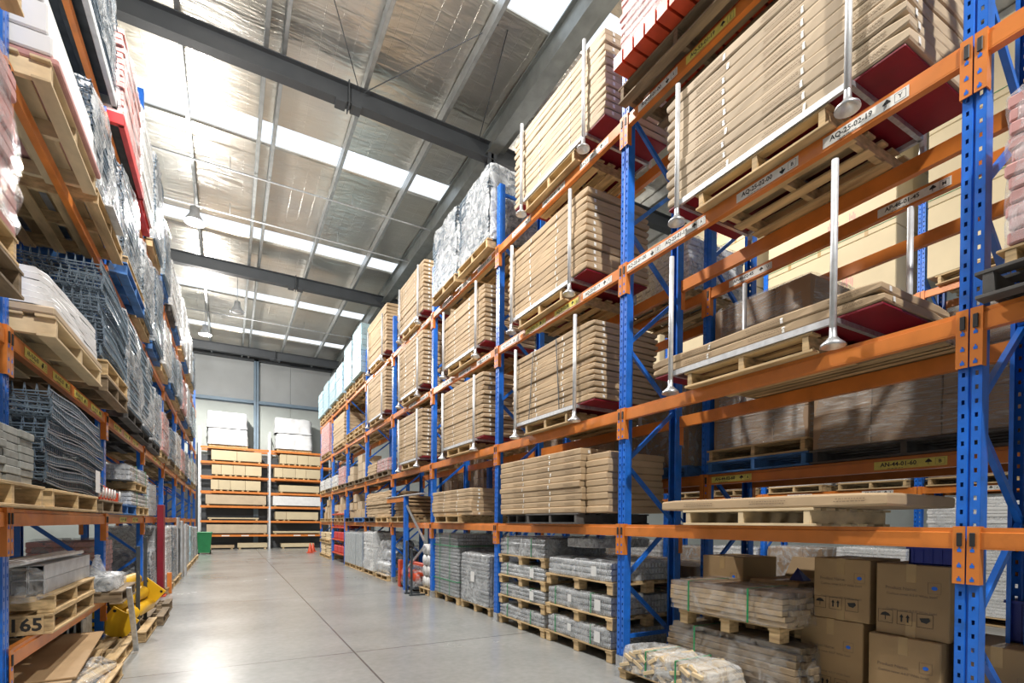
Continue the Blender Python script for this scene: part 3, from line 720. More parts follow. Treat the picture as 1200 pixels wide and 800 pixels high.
def content(kind, Lx, Ly, h, seed=0):
    """returns list of (part name, mesh)"""
    k_ = (kind, round(Lx, 2), round(Ly, 2), round(h, 2), seed)
    if k_ in _ct: return _ct[k_]
    r = random.Random(seed*7+3); out = []
    if kind in ('panels', 'panels_dark'):      # bundled galvanised channel panels: layers with ribbed faces and chevron ends
        n = max(3, round(h/.062)); hh = h/n; mb = MB()
        for i in range(n):
            z = i*hh; o = r.uniform(-.006, .006)
            mb.prism([(-Lx/2+o, z+.004), (-Lx/2-.012+o, z+hh*.5), (-Lx/2+o, z+hh-.004), (Lx/2, z+hh-.004), (Lx/2+.012, z+hh*.5), (Lx/2, z+.004)], -Ly/2+abs(o), Ly/2-abs(o))
            ny = int(Ly/.036)
            for q in range(ny):
                y = -Ly/2+.02+(Ly-.04)*q/(ny-1); mb.box(-Lx/2-.016+o, -Lx/2-.008+o, y, y+.008, z+.008, z+hh-.01)
            nx = int(Lx/.05)
            for q in range(nx):
                x = -Lx/2+.03+(Lx-.06)*q/(nx-1); mb.box(x, x+.022, -Ly/2-.010, -Ly/2+.004, z+.010, z+hh-.012)
        out.append(('panel_bundle', mb.mesh('panel_bundle', 'grey_bar')))
    elif kind == 'pack':
        mb = MB(); nl = max(3, round(h/.11))
        for i in range(nl): mb.bbox(-Lx/2+r.uniform(0, .01), Lx/2-r.uniform(0, .01), -Ly/2+r.uniform(0, .012), Ly/2-r.uniform(0, .012), h*i/nl, h*(i+1)/nl-.004, .008)
        out.append(('packed_goods', mb.mesh('packed_goods', 'grey_pack')))
    elif kind == 'boards':
        mb = MB(); nl = max(4, round(Ly/.30))
        for i in range(nl): mb.bbox(-Lx/2, Lx/2, -Ly/2+Ly*i/nl+.006, -Ly/2+Ly*(i+1)/nl-.006, 0, h*(1-r.uniform(0, .06)), .01)
        out.append(('upright_panels', mb.mesh('upright_panels', 'grey_pack')))
    elif kind in ('teal', 'white', 'pink', 'kraft'):
        mb = MB(); nl = max(3, round(h/{'teal': .16, 'white': .05, 'pink': .07, 'kraft': .30}[kind]))
        for i in range(nl):
            z0, z1 = h*i/nl, h*(i+1)/nl-.003; o = r.uniform(-.010, .010); o2 = r.uniform(-.012, .012)
            if kind == 'kraft':
                for q in range(3): mb.bbox(-Lx/2+o, Lx/2+o, -Ly/2+Ly*q/3+.003, -Ly/2+Ly*(q+1)/3-.003, z0, z1, .006)
            else: mb.bbox(-Lx/2+o, Lx/2+o, -Ly/2+o2, Ly/2+o2, z0, z1, .010 if kind != 'white' else .006)
        out.append(('packed_layers', mb.mesh('packed_layers', {'teal': 'teal_pack', 'white': 'white', 'pink': 'pink', 'kraft': 'kraft_dark'}[kind])))
    elif kind == 'mesh':
        out.append(('wire_panels', wire_stack(Lx, Ly, h, r)))
    _ct[k_] = out; return out
def wire_stack(Lx, Ly, h, r):
    n = max(3, round(h/.11)); hh = h/n; mb = MB()
    for i in range(n):
        z = i*hh; o = r.uniform(-.015, .015)
        for x in (-Lx/2, Lx/2-.012):
            mb.box(x+o, x+.012+o, -Ly/2, Ly/2, z, z+.012).box(x+o, x+.012+o, -Ly/2, Ly/2, z+hh*.62, z+hh*.62+.012)
            ny = int(Ly/.05)
            for q in range(ny): y = -Ly/2+Ly*q/ny; mb.box(x+o, x+.008+o, y, y+.008, z, z+hh*.9)
        for y in (-Ly/2, Ly/2-.012):
            mb.box(-Lx/2+o, Lx/2+o, y, y+.012, z, z+.012).box(-Lx/2+o, Lx/2+o, y, y+.012, z+hh*.62, z+hh*.62+.012)
            nx = int(Lx/.05)
            for q in range(nx): x = -Lx/2+Lx*q/nx; mb.box(x+o, x+.008+o, y, y+.008, z, z+hh*.95)
        mb.box(-Lx/2+.03+o, Lx/2-.03+o, -Ly/2+.03, Ly/2-.03, z+.002, z+hh*.45)
    return mb.mesh('wire_panels', 'wire')
def strap_mesh(Lx, Ly, h, m, axis='y', t=.008):
    mb = MB(); e = .030
    if axis == 'y':   # loop around x and z at one y
        mb.box(-Lx/2-e, -Lx/2-e+.003, -t, t, 0, h+.01).box(Lx/2+e-.003, Lx/2+e, -t, t, 0, h+.01).box(-Lx/2-e, Lx/2+e, -t, t, h+.012, h+.015)
    else:             # horizontal band
        mb.box(-Lx/2-e, -Lx/2-e+.003, -Ly/2-e, Ly/2+e, -t, t).box(Lx/2+e-.003, Lx/2+e, -Ly/2-e, Ly/2+e, -t, t).box(-Lx/2-e, Lx/2+e, -Ly/2-e, -Ly/2-e+.003, -t, t).box(-Lx/2-e, Lx/2+e, Ly/2+e-.003, Ly/2+e, -t, t)
    return mb.mesh('strap', m)
def load(x, y, z, Lx, Ly, h, kind, label, wrap='film', straps=(), bands=(), strap_m='strap_green', name=None, cat='wrapped load', group='wrapped loads', seed=None, rz=0, tag_at=None, amp=.022, taper=.02, tilt=0, tags_=()):
    seed = rnd.randint(0, 3) if seed is None else seed
    t = thing(name or 'wrapped_load', label, cat, (x, y, z), group=group, rot=(tilt, 0, rz))
    for nm, me in content(kind, Lx, Ly, h, seed): link(nm, me, t)
    if wrap: link('plastic_wrap', film_mesh(Lx+.02, Ly+.02, h+.02, seed, wrap, taper, amp), t)
    for q in straps: link('strap', strap_mesh(Lx, Ly, h, strap_m), t, (0, q, 0))
    for q in bands: link('strap', strap_mesh(Lx, Ly, h, strap_m, 'z'), t, (0, 0, q))
    s_ = 1 if x > 0 else -1
    for (ty, tz, tw) in tags_:
        MB().box(-.002, .0, -tw/2, tw/2, -tw*.6, tw*.6).box(-.0032, -.0022, -tw*.3, tw*.3, tw*.2, tw*.3).box(-.0032, -.0022, -tw*.3, tw*.1, -tw*.1, 0).build('paper_label', 'white', t, loc=(-s_*(Lx/2+.045), ty, tz))
    return t

# ---- floor level, second right bay
GW = 'galvanised panel packs on the floor pallets'
for i, (z, hh) in enumerate(((0.0, .20), (.345, .21), (.72, .20))):
    ly = 1.32; yc = 4.80
    pallet(4.08, yc, z+.002, 'floor pallet with three blocks, %s, nearest galvanised stack' % nth(i), Lx=1.1, Ly=1.28, h=.135, blocks=True)
    load(4.06, yc, z+.14, 1.0, 1.20, hh, 'panels', 'wrapped galvanised panel pack, %s, stack beside second upright' % nth(i), 'film', straps=(-.28, .42) if i < 2 else (), group=GW, name='panel_pack', cat='panel pack', seed=i, tags_=((-.42, .11, .10), (.1, .12, .07)) if i < 2 else ((-.35, .10, .09),))
for i, z in enumerate((0.0, .30, .60, .90)):
    yc = 6.11
    pallet(4.08, yc, z+.002, 'floor pallet of four-high stack, %s, second right bay' % nth(i), Lx=1.1, Ly=1.26, h=.125, blocks=True)
    load(4.06, yc, z+.129, 1.0, 1.2, .162 if i < 3 else .24, 'panels', 'wrapped galvanised panel pack, %s, four-high stack on the floor' % nth(i), 'film' if i != 3 else 'film_heavy', straps=(-.3, .35), group=GW, name='panel_pack', cat='panel pack', seed=i, tags_=((-.35, .09, .10),) if i in (1, 2) else ())
load(4.1, 4.9, 1.20, .9, .5, .10, 'pack', 'small grey wrapped pack lying above the nearest galvanised stack', 'film_heavy', group='wrapped loads on the floor', seed=2)
# third right bay floor
pallet(4.12, 7.72, .002, 'floor pallet under the shorter grey wrapped block, third right bay', Lx=1.05, Ly=1.16, h=.13, blocks=True)
load(4.10, 7.72, .136, 1.0, 1.10, .82, 'panels', 'shorter grey block under crumpled clear film, third right bay', 'film_heavy', group='tall grey wrapped blocks', seed=1, tags_=((.0, .45, .14),))
pallet(4.10, 8.97, .002, 'floor pallet under the tall green-strapped block, third right bay', Lx=1.05, Ly=1.16, h=.13, blocks=True)
load(4.08, 8.97, .136, 1.0, 1.12, 1.13, 'panels', 'tall grey block bound with green straps, third right bay', 'film_thin', straps=(-.25, .25), bands=(.28, .92), group='tall grey wrapped blocks', seed=2, amp=.012)
# clear wrapped dark goods on the top beams, third right bay
zt = ZB[3]+.058
pallet(3.95, 7.46, zt+.001, 'pallet under nearer film-wrapped load on top beams, third right bay', Lx=1.15, Ly=1.16, h=.14)
load(3.93, 7.46, zt+.145, 1.05, 1.12, 1.12, 'mesh', 'nearer clear-wrapped wire goods on top beams, third right bay', 'film_heavy', group='clear wrapped wire goods on the top beams', seed=1, amp=.035)
pallet(3.95, 8.72, zt+.001, 'pallet under farther film-wrapped load on top beams, third right bay', Lx=1.15, Ly=1.16, h=.14)
load(3.93, 8.72, zt+.145, 1.05, 1.15, 1.18, 'mesh', 'farther clear-wrapped wire goods on top beams, third right bay', 'film_heavy', group='clear wrapped wire goods on the top beams', seed=2, amp=.035)
# orange beams stacked on the top level of the nearest bay
pallet(3.93, 3.20, zt+.001, 'old pallet under the stacked orange beams, top beams, nearest bay', Lx=1.15, Ly=1.46, h=.15, m='wood_old')
pallet(3.93, 1.90, zt+.001, 'old pallet second along the top beams, nearest bay', Lx=1.15, Ly=1.1, h=.15, m='wood_old')
for i in range(5):
    for j in range(9):
        y = 2.62+j*.14
        mb_k = ('ob',)
        if mb_k not in _ct:
            mb = MB().prism([(-.60, 0), (-.60, .12), (.60, .12), (.60, 0)], -.058, .058)
            for q in range(8):
                for s_ in (-1, 1): mb.lathe([(.009, -.0015), (0, -.0015)], 8, (-.48+q*.137, s_*.025, 0))
            _ct[mb_k] = [('x', mb.mesh('orange_channel', 'orange_red'))]
        if i == 0 and y < 3.9:
            o = link('orange_channel', _ct[mb_k][0][1], None, (3.78, y, zt+.155)); tag(o, 'drilled orange-red channel in bottom layer, %s one along the top pallet' % NTH[j], 'steel channel', 'orange channels on the top beams')
load(3.80, 3.18, zt+.28, 1.12, 1.20, .75, 'pink', 'pinkish stacked channels under film on top of orange channels', 'film', group='wrapped loads on the top beams', seed=1)

# ---- nearest right bay, floor
def big_box(x, y, z, Lx, Ly, Lz, label, m='box_brown', prints=True, rz=0, dot=True, open_=False):
    t = thing('cardboard_box', label, 'box', (x, y, z), rz, 'printed cardboard boxes, nearest right bay')
    mb = MB().bbox(-Lx/2, Lx/2, -Ly/2, Ly/2, 0, Lz, .006); mb.build('box_body', m, t)
    fx = -Lx/2-.0012
    MB().box(fx, fx+.001, -.028, .028, Lz-.12, Lz+.001).box(fx, fx+.001, -.028, .028, 0, .11).box(-Lx/2, Lx/2, -.028, .028, Lz, Lz+.0012).build('packing_tape', 'tape_brown', t)
    MB().box(-Lx/2+.004, Lx/2-.004, -.0022, .0022, Lz-.0005, Lz+.0018).build('flap_seam', 'ink_soft', t)
    if prints:
        p = link('printed_text', text_mesh('Product Name:', .030, 'ink_soft'), t, (fx, .06, Lz*.66), FACE_AISLE)
        link('printed_text', text_mesh('Cushion cover 4-5.5\' Wide Swirl', .022, 'ink_soft'), t, (fx, .0, Lz*.66-.040), FACE_AISLE)
        if Lz > .45: link('printed_text', text_mesh('Cushion cover 4-5.5\' Wide Swirl', .022, 'ink_soft'), t, (fx, .0, Lz*.36), FACE_AISLE)
        if Lz > .45:
            mb = MB()
            for q in range(3):
                y0 = .15-q*.115
                for (a, b_, c, d) in ((y0-.045, y0+.045, .0, .002), (y0-.045, y0+.045, .088, .09), (y0-.045, y0-.043, 0, .09), (y0+.043, y0+.045, 0, .09)): mb.box(fx-.0006, fx, a, b_, c, d)
                if q == 0:
                    mb.add([(fx-.0006, y0-.032, .048), (fx-.0006, y0-.02, .066), (fx-.0006, y0, .074), (fx-.0006, y0+.02, .066), (fx-.0006, y0+.032, .048)], [(0, 1, 2, 3, 4)]); mb.box(fx-.0006, fx, y0-.002, y0+.002, .02, .05)
                if q == 1:
                    for yy in (-.018, .018): mb.box(fx-.0006, fx, y0+yy-.005, y0+yy+.005, .018, .055); mb.add([(fx-.0006, y0+yy-.012, .05), (fx-.0006, y0+yy+.012, .05), (fx-.0006, y0+yy, .072)], [(0, 1, 2)])
                if q == 2: mb.add([(fx-.0006, y0-.03, .05), (fx-.0006, y0-.022, .068), (fx-.0006, y0+.03, .06), (fx-.0006, y0+.02, .035), (fx-.0006, y0-.01, .028)], [(0, 1, 2, 3, 4)])
            mb.build('handling_symbols', 'ink', t, loc=(0, 0, Lz*.16))
    if dot:
        s_ = MB()
        yy, zz = -.13, Lz*.70
        for (a, b_, c, d) in ((-.035, .035, -.036, -.034), (-.035, .035, .034, .036), (-.036, -.034, -.036, .036), (.034, .036, -.036, .036)): s_.box(fx-.0006, fx, yy+a, yy+b_, zz+c, zz+d)
        s_ = s_.build('printed_frame', 'ink_soft', t)
        MB().add([(fx-.0008, yy+.017*math.cos(q*math.pi/5), zz+.013*math.sin(q*math.pi/5)) for q in range(10)], [tuple(range(10))]).build('blue_dot', 'blue_dot', s_)
    return t
pallet(4.32, 2.02, .002, 'floor pallet under the printed cardboard boxes, nearest right bay', Lx=1.1, Ly=1.3, h=.13)
pallet(4.40, 3.22, .002, 'floor pallet under the rear pair of boxes, nearest right bay', Lx=1.0, Ly=1.05, h=.13)
big_box(4.22, 1.67, .735, .44, .42, .49, 'upper printed box beside right upright, blue crate on its lid')
big_box(4.24, 2.13, .775, .44, .40, .46, 'upper printed box, second from the right upright')
big_box(4.20, 1.70, .135, .46, .42, .598, 'lower printed box directly under the blue-crate box', prints=True)
big_box(4.25, 2.20, .135, .46, .46, .636, 'lower printed box under the second upper box')
big_box(4.26, 1.24, .10, .46, .40, .66, 'lower printed box behind the large right upright')
big_box(4.42, 3.30, .56, .50, .46, .62, 'printed box against the rear upright, far left in bay')
big_box(4.42, 3.30, .135, .50, .46, .42, 'box hidden under the far left printed box', m='card_dark', prints=False, dot=False)
big_box(4.42, 2.76, .135, .50, .46, .42, 'box under the open-flap box', m='card_dark', prints=False, dot=False)
t = big_box(4.42, 2.76, .56, .50, .46, .44, 'open cardboard box with raised front flap, back of nearest bay')
MB().bbox(-.003, .003, -.225, .225, 0, .20, .001).build('box_flap', 'box_brown', t, loc=(-.252, 0, .44)).rotation_euler = (0, R(-150), 0)
MB().bbox(-.003, .003, -.225, .225, 0, .22, .001).build('box_flap', 'box_brown', t, loc=(.25, 0, .44)).rotation_euler = (0, R(35), 0)
MB().add([(-.08, -.07, 0), (.03, -.07, 0), (.03, .07, 0), (-.08, .06, 0), (-.04, .01, .11)], [(0, 1, 4), (1, 2, 4), (2, 3, 4), (3, 0, 4), (0, 1, 2, 3)]).build('blue_bag', 'navy', None, loc=(4.40, 2.66, 1.002))
tag(bpy.data.objects['blue_bag'], 'peak of a dark blue bag sticking out of the open box', 'bag')
def crate(x, y, z, Lx, Ly, Lz, label, m='navy'):
    t = thing('plastic_crate', label, 'crate', (x, y, z), group='blue plastic crates')
    mb = MB().bbox(-Lx/2, -Lx/2+.012, -Ly/2, Ly/2, 0, Lz, .002).bbox(Lx/2-.012, Lx/2, -Ly/2, Ly/2, 0, Lz, .002).bbox(-Lx/2, Lx/2, -Ly/2, -Ly/2+.012, 0, Lz, .002).bbox(-Lx/2, Lx/2, Ly/2-.012, Ly/2, 0, Lz, .002).box(-Lx/2, Lx/2, -Ly/2, Ly/2, 0, .01)
    for q in range(5): y_ = -Ly/2+Ly*(q+.5)/5; mb.box(-Lx/2-.006, -Lx/2, y_-.004, y_+.004, .01, Lz-.02)
    mb.build('crate_body', m, t)
    MB().box(-Lx/2-.012, -Lx/2+.014, -Ly/2-.012, Ly/2+.012, Lz-.018, Lz).box(Lx/2-.014, Lx/2+.012, -Ly/2-.012, Ly/2+.012, Lz-.018, Lz).box(-Lx/2, Lx/2, -Ly/2-.012, -Ly/2+.014, Lz-.018, Lz).box(-Lx/2, Lx/2, Ly/2-.014, Ly/2+.012, Lz-.018, Lz).build('crate_rim', m, t)
crate(4.16, 1.56, 1.228, .30, .26, .12, 'dark blue plastic crate on top of the printed box')
crate(4.42, 1.16, .765, .30, .22, .26, 'tall blue plastic crate behind the large right upright')
pallet(4.2, 2.25, ZB[1]+.059, 'timber pallet behind the low stillage, second beams, nearest right bay', Lx=.4, Ly=1.5, h=.13)
crate(4.23, 1.86, ZB[1]+.195, .25, .22, .10, 'small blue crate glimpsed over the second rear beam')
def slat_bundle(x, y, z, Lx, Ly, h, label, nrow, m='timber_pale', rz=0, wrap='film_thin', straps=(-.25, .25), sag=0, round_=0, tilt=0, thick=.03):
    t = thing('timber_bundle', label, 'timber bundle', (x, y, z), group='wrapped timber bundles on the floor', rot=(tilt, 0, rz)); r = random.Random(int(x*100+y*77))
    hh = h/nrow
    for i in range(nrow):
        mb = MB(); q = (i+.5)/nrow*2-1; ins = round_*(q*q) ; xx = -Lx/2+ins
        wd = thick*2
        while xx < Lx/2-ins-.01:
            w_ = min(wd*r.uniform(.8, 1.2), Lx/2-ins-xx); e = r.uniform(-.03, .03)
            mb.bbox(xx+.001, xx+w_-.001, -Ly/2+e, Ly/2+e, hh*i+r.uniform(0, .003), hh*(i+1)-.002, .003); xx += w_
        o = mb.build('slat_row', 'kraft_dark' if (m == 'timber_tan' and i == nrow-1) else m, t)
    if wrap: link('plastic_wrap', film_mesh(Lx+.02, Ly+.06, h+.015, nrow % 3, wrap, .03+round_*.5, .02), t)
    for q in straps: link('strap', strap_mesh(Lx, Ly, h, 'strap_green'), t, (0, q, 0))
    return t
pallet(4.14, 2.98, .002, 'hidden floor pallet under the lower log-like timber bundle', Lx=.95, Ly=1.1, h=.12)
slat_bundle(4.12, 2.92, .125, .78, 1.28, .42, 'dark wrapped timber bundle under the strapped one, nearest right bay', 8, 'wood_old', wrap='film_thin', straps=(.3,), round_=.10)
pallet(4.10, 2.90, .565, 'pallet between the two timber bundles, nearest right bay', Lx=.80, Ly=1.0, h=.13, blocks=True)
slat_bundle(4.08, 2.90, .70, .84, 1.12, .26, 'square timber bundle with green straps, on pallet, nearest right bay', 6, 'timber_tan', wrap='film_thin', straps=(-.27, .33), round_=.03, thick=.045)
pallet(3.92, 3.30, .002, 'floor pallet under the front crumpled-wrap timber bundle', Lx=.9, Ly=.8, h=.10, rz=.15) if False else None
slat_bundle(3.72, 3.32, .03, .42, 1.0, .19, 'low timber offcut bundle in crumpled film, floor, nearest right bay', 5, 'timber_pale', wrap='film', straps=(-.2,), round_=.06, rz=R(62), thick=.02) if False else None
# crumpled timber offcut bundles lying at the foot of the nearest right bay
def offcut_bundle(x, y, z, Lx, Ly, h, label, rz=0, n=46, m='timber_pale', wrap='film_heavy'):
    t = thing('timber_bundle', label, 'timber bundle', (x, y, z), rz, 'wrapped timber bundles on the floor'); r = random.Random(int(x*991+y*77))
    mb = MB(); rows = 6
    for i in range(rows):
        wy = Ly*(1-.5*(i/rows)**2); k_ = int(n/rows)
        for q in range(k_):
            yy = -wy/2+wy*(q+.5)/k_; zz = h*(i+.5)/rows
            tf = Matrix.Translation((r.uniform(-.02, .02), yy, zz)) @ Matrix.Rotation(r.uniform(-.6, .6), 4, 'X') @ Matrix.Rotation(r.uniform(-.03, .03), 4, 'Z')
            mb.bbox(-Lx/2, Lx/2, -wy/k_*.42, wy/k_*.42, -h/rows*.45, h/rows*.45, .003, tf)
    mb.build('timber_offcuts', m, t)
    link('plastic_wrap', film_mesh(Lx*1.0, Ly*1.02, h*1.06, 1, wrap, .10, .03), t, (0, 0, 0))
    for q in (-.15, .2): link('strap', strap_mesh(Lx*.9, Ly*.95, h, 'strap_green'), t, (0, q, 0))
    return t
pallet(3.98, 3.24, .002, 'floor pallet under the crumpled offcut bundle, nearest right bay', Lx=.94, Ly=.9, h=.11, blocks=True) if False else None
offcut_bundle(3.50, 3.20, .10, .42, 1.12, .22, 'crumpled film-wrapped timber offcuts on low pallet beside second upright')
pallet(3.50, 3.22, .002, 'low floor pallet under crumpled timber offcuts beside second upright', Lx=.42, Ly=1.1, h=.095, blocks=True)
slat_bundle(3.78, 2.05, .10, .62, 1.1, .13, 'low wrapped slat bundle in front of the printed boxes', 3, 'timber_pale', wrap='film', straps=(-.2, .2), round_=.03) if False else None
offcut_bundle(3.62, 1.95, .06, .55, .95, .17, 'low wrapped timber bundle in front of the printed boxes, bottom edge of picture', n=40)

# ---- row behind (back to back)
def wcart(x, y, z, Lx, Ly, h, label, wrap='film_streak', kind='kraft', seed=1, **k):
    return load(x, y, z, Lx, Ly, h, kind, label, wrap, group='film-wrapped cartons on the back-to-back row', name='wrapped_cartons', cat='wrapped cartons', seed=seed, amp=.012, **k)
z2 = Z2[0]+.059
pallet(5.25, 3.37, z2, 'blue-painted pallet under a timber pallet, yellow label beam', Lx=1.1, Ly=1.16, h=.13, m='wood_blue')
pallet(5.25, 3.37, z2+.132, 'timber pallet stacked on the blue one, yellow label beam', Lx=1.1, Ly=1.14, h=.13, m='wood')
wcart(5.27, 3.37, z2+.265, 1.0, 1.08, 1.55, 'tall brown film-wrapped cartons on timber and blue pallets', tags_=((-.1, .95, .26),))
pallet(5.25, 2.03, z2, 'pallet under the wide dark wrapped cartons, yellow label beam', Lx=1.1, Ly=1.5, h=.125, m='wood_dark')
wcart(5.22, 2.03, z2+.128, 1.02, 1.46, .92, 'wide dark wrapped cartons left of the large right upright', kind='kraft', seed=2)
wcart(5.25, .45, z2+.05, 1.0, 1.1, 1.0, 'dark wrapped cartons seen right of the large right upright', seed=3)
pallet(5.25, 4.75, z2, 'blue pallet behind the second upright, back-to-back row', Lx=1.1, Ly=1.1, h=.13, m='wood_blue')
wcart(5.25, 4.78, z2+.135, .98, 1.02, 1.25, 'brown wrapped boxes on blue pallet behind the second upright', wrap='film')
z4 = Z2[1]+.059
pallet(5.25, 4.78, z4, 'pallet under white wrapped cartons on upper beams behind second upright', Lx=1.1, Ly=1.1, h=.13)
load(5.25, 4.78, z4+.135, 1.0, 1.02, .62, 'white', 'white ribbed wrapped load above the back-to-back upper beams', 'film', group='wrapped loads on the back-to-back row', seed=2)
for i, (y, k_) in enumerate(((6.1, 'kraft'), (7.5, 'kraft'), (8.85, 'pink'), (10.3, 'kraft'), (11.7, 'kraft'))):
    pallet(5.25, y, z2, 'pallet in the back-to-back row, %s from the second upright' % NTH[i], Lx=1.1, Ly=1.12, h=.13, whole=True)
    wcart(5.25, y, z2+.135, 1.0, 1.05, .8+.2*(i % 3), 'wrapped load glimpsed in the back-to-back row, %s from second upright' % NTH[i], kind=k_, wrap='film_thin')
for i, y in enumerate((1.7, 3.0, 4.72, 6.05, 7.5, 8.85)):
    if i < 2: continue
    pallet(5.3, y, .002, 'floor pallet in the back-to-back row, %s one' % NTH[i], Lx=1.1, Ly=1.12, h=.13, m='wood_old', whole=True)
    wcart(5.3, y, .135, 1.0, 1.05, .85, 'brown wrapped floor load in the back-to-back row, %s one' % NTH[i], wrap='film_thin')
# ---- row across the next aisle: large cream crates high up, pale wrapped pallets below
z3 = Z3[1]+.059
for i, (y0, y1) in enumerate(((1.42, 3.98), (4.42, 6.78), (7.08, 9.58), (9.86, 12.38))):
    for j, (za, zb) in enumerate(((.145, 1.28), (1.285, 2.45), (2.455, 3.6))):
        t = thing('cream_carton', 'huge cream carton across next aisle, %s layer, %s column from right' % (['bottom', 'middle', 'top'][j], NTH[i]), 'carton', (10.45, (y0+y1)/2, z3+za), group='huge cream cartons across the next aisle')
        L_ = y1-y0; r = random.Random(i*7+j)
        MB().bbox(-.55, .55, -L_/2, L_/2, 0, zb-za, .012).build('carton_body', 'cream', t)
        mb = MB()
        for q in range(3):
            yy = -L_*.25+r.uniform(0, .3)+q*.16
            mb.lathe([(.028, 0), (.05, 0)], 10) if False else None
            for s_ in range(4): mb.box(-.553, -.5515, yy+s_*.03, yy+s_*.03+.012, .34+.05*((s_*7+q) % 3), .50+.05*((s_*5+q) % 2))
        mb.build('red_stamp', 'ink_pink', t)
        for q in (-.3, .05, .3): MB().box(-.5525, -.551, q*L_-.03, q*L_+.03, 0, .13).build('packing_tape', 'tape_brown', t)
        if j: MB().box(-.56, -.553, -L_/2, L_/2, .10, .106).build('strap', 'strap_green', t)
    for q in range(2): pallet(10.45, y0+(y1-y0)*(.27+.46*q), z3+.001, 'pallet under huge cream cartons, %s column, %s half' % (NTH[i], ['near', 'far'][q]), Lx=1.1, Ly=1.15, h=.14, whole=True)
zf = .135
ys = (2.0, 3.4, 4.8, 6.2, 7.6, 9.0, 10.4, 11.8, 13.2)
for i, y in enumerate(ys):
    pallet(10.5, y, .002, 'floor pallet across the next aisle, %s from the right' % NTH[i], Lx=1.1, Ly=1.15, h=.13, whole=True)
    hh = (1.95, 1.9, .95, .9, .85, .8, .9, .8, .9)[i]
    load(10.5, y, zf, 1.05, 1.12, min(hh, 1.8), 'white' if i < 2 else 'kraft' if i % 2 else 'white', 'pale wrapped floor load across the next aisle, %s from the right' % NTH[i], 'film', group='pale wrapped loads across the next aisle', seed=i % 3)
    pallet(10.5, y, Z3[0]+.06, 'pallet on the lower beams across the next aisle, %s from right' % NTH[i], Lx=1.1, Ly=1.15, h=.13, whole=True)
    load(10.5, y, Z3[0]+.195, 1.05, 1.1, (.9, .6, .5, .8, .4, .7, .5, .9, .6)[i], ('white', 'kraft', 'white')[i % 3], 'wrapped load on lower beams across the next aisle, %s from right' % NTH[i], 'film_thin', group='pale wrapped loads across the next aisle', seed=i % 3)
def small_box(x, y, z, Lx, Ly, Lz, label, group, m='card_light', rz=0):
    t = thing('cardboard_box', label, 'box', (x, y, z), rz, group)
    MB().bbox(-Lx/2, Lx/2, -Ly/2, Ly/2, 0, Lz, .005).build('box_body', m, t)
    MB().box(-Lx/2-.001, Lx/2+.001, -.022, .022, Lz*.75, Lz+.0012).build('packing_tape', 'tape_brown', t)
    return t
for i in range(5):
    for j in range(2):
        small_box(9.92, 4.15+i*.36, 1.1+j*.27-.02, .34, .33, .25, 'small pale box across next aisle, %s row, %s from the right' % (['lower', 'upper'][j], NTH[i]), 'small boxes across the next aisle') if False else None

# ---- wrapped pink boxes on a black pallet at the right picture edge
zt = ZB[1]+.058
pallet(3.92, .62, zt+.001, 'black-stained pallet at the right picture edge', Lx=1.1, Ly=1.05, h=.14, m='wood_dark')
pallet(3.92, .60, zt+.145, 'thin timber pallet on top of the black pallet, right picture edge', Lx=1.0, Ly=.95, h=.09, m='wood')
load(3.86, .58, zt+.24, .9, .92, .75, 'pink', 'pink and white packs in clinging film, right picture edge', 'film', group='wrapped loads on the right rack', seed=1, amp=.035)

# ---- farther right bays
def ptag(i, s_): return s_
def rpal(y, z, label, m='wood', Ly=1.15): return pallet(4.0, y, z, label, Lx=1.1, Ly=Ly, h=.135, m=m, whole=True)
# fourth bay: platform frame, orange floor goods
t = thing('platform_frame', 'short blue post with orange top bar and thin grey deck, fourth right bay', 'platform frame', (3.36, 10.90, 0))
link('post', get_post(2.05, True), t)
MB().bbox(.01, .06, .05, 1.44, 1.94, 2.045, .004).build('top_bar', 'orange', t)
MB().bbox(-.01, .13, -1.15, 1.44, 2.052, 2.075, .004).build('deck', 'galv', t)
MB().bar((.04, -.05, 1.85), (.08, -1.12, 1.10), .035).build('diagonal_strut', 'galv', t); MB().bar((.04, -.05, .45), (.08, -1.12, 1.0), .035).build('diagonal_strut', 'galv', t)
for i, (y, h_) in enumerate(((10.25, 1.1), (9.93, .95))):
    tag(MB().bbox(-.02, .02, -.025, .025, 0, h_, .004).box(-.04, .5, -.03, .03, 0, .03).build('dark_stand', 'dark_metal', loc=(3.22, y, 0)), '%s dark upright L-shaped stand before the orange machine' % ['left', 'right'][i], 'stand', 'dark stands in the fourth right bay')
t = thing('orange_machine', 'orange machine with film-wrapped orange parts on dark base, fourth bay', 'machine', (3.80, 10.95, 0))
MB().bbox(-.35, .35, -.55, .55, .05, .12, .01).build('base', 'dark_metal', t); MB().bbox(-.38, -.30, .45, .60, 0, .62, .01).bbox(-.1, .0, -.5, .6, .5, .58, .01).build('orange_frame', 'orange_red', t)
MB().tube([(-.25, -.5, .3), (-.25, .5, .34)], .12, 12).tube([(.05, -.5, .3), (.05, .5, .3)], .13, 12).build('roller', 'orange_red', t, True)
link('plastic_wrap', film_mesh(.72, .95, .42, 1, 'film', .1, .04), t, (0, -.05, .1))
pallet(4.0, 10.0, .002, 'floor pallet under wrapped rolls, fourth right bay', Lx=1.0, Ly=.6, h=.13)
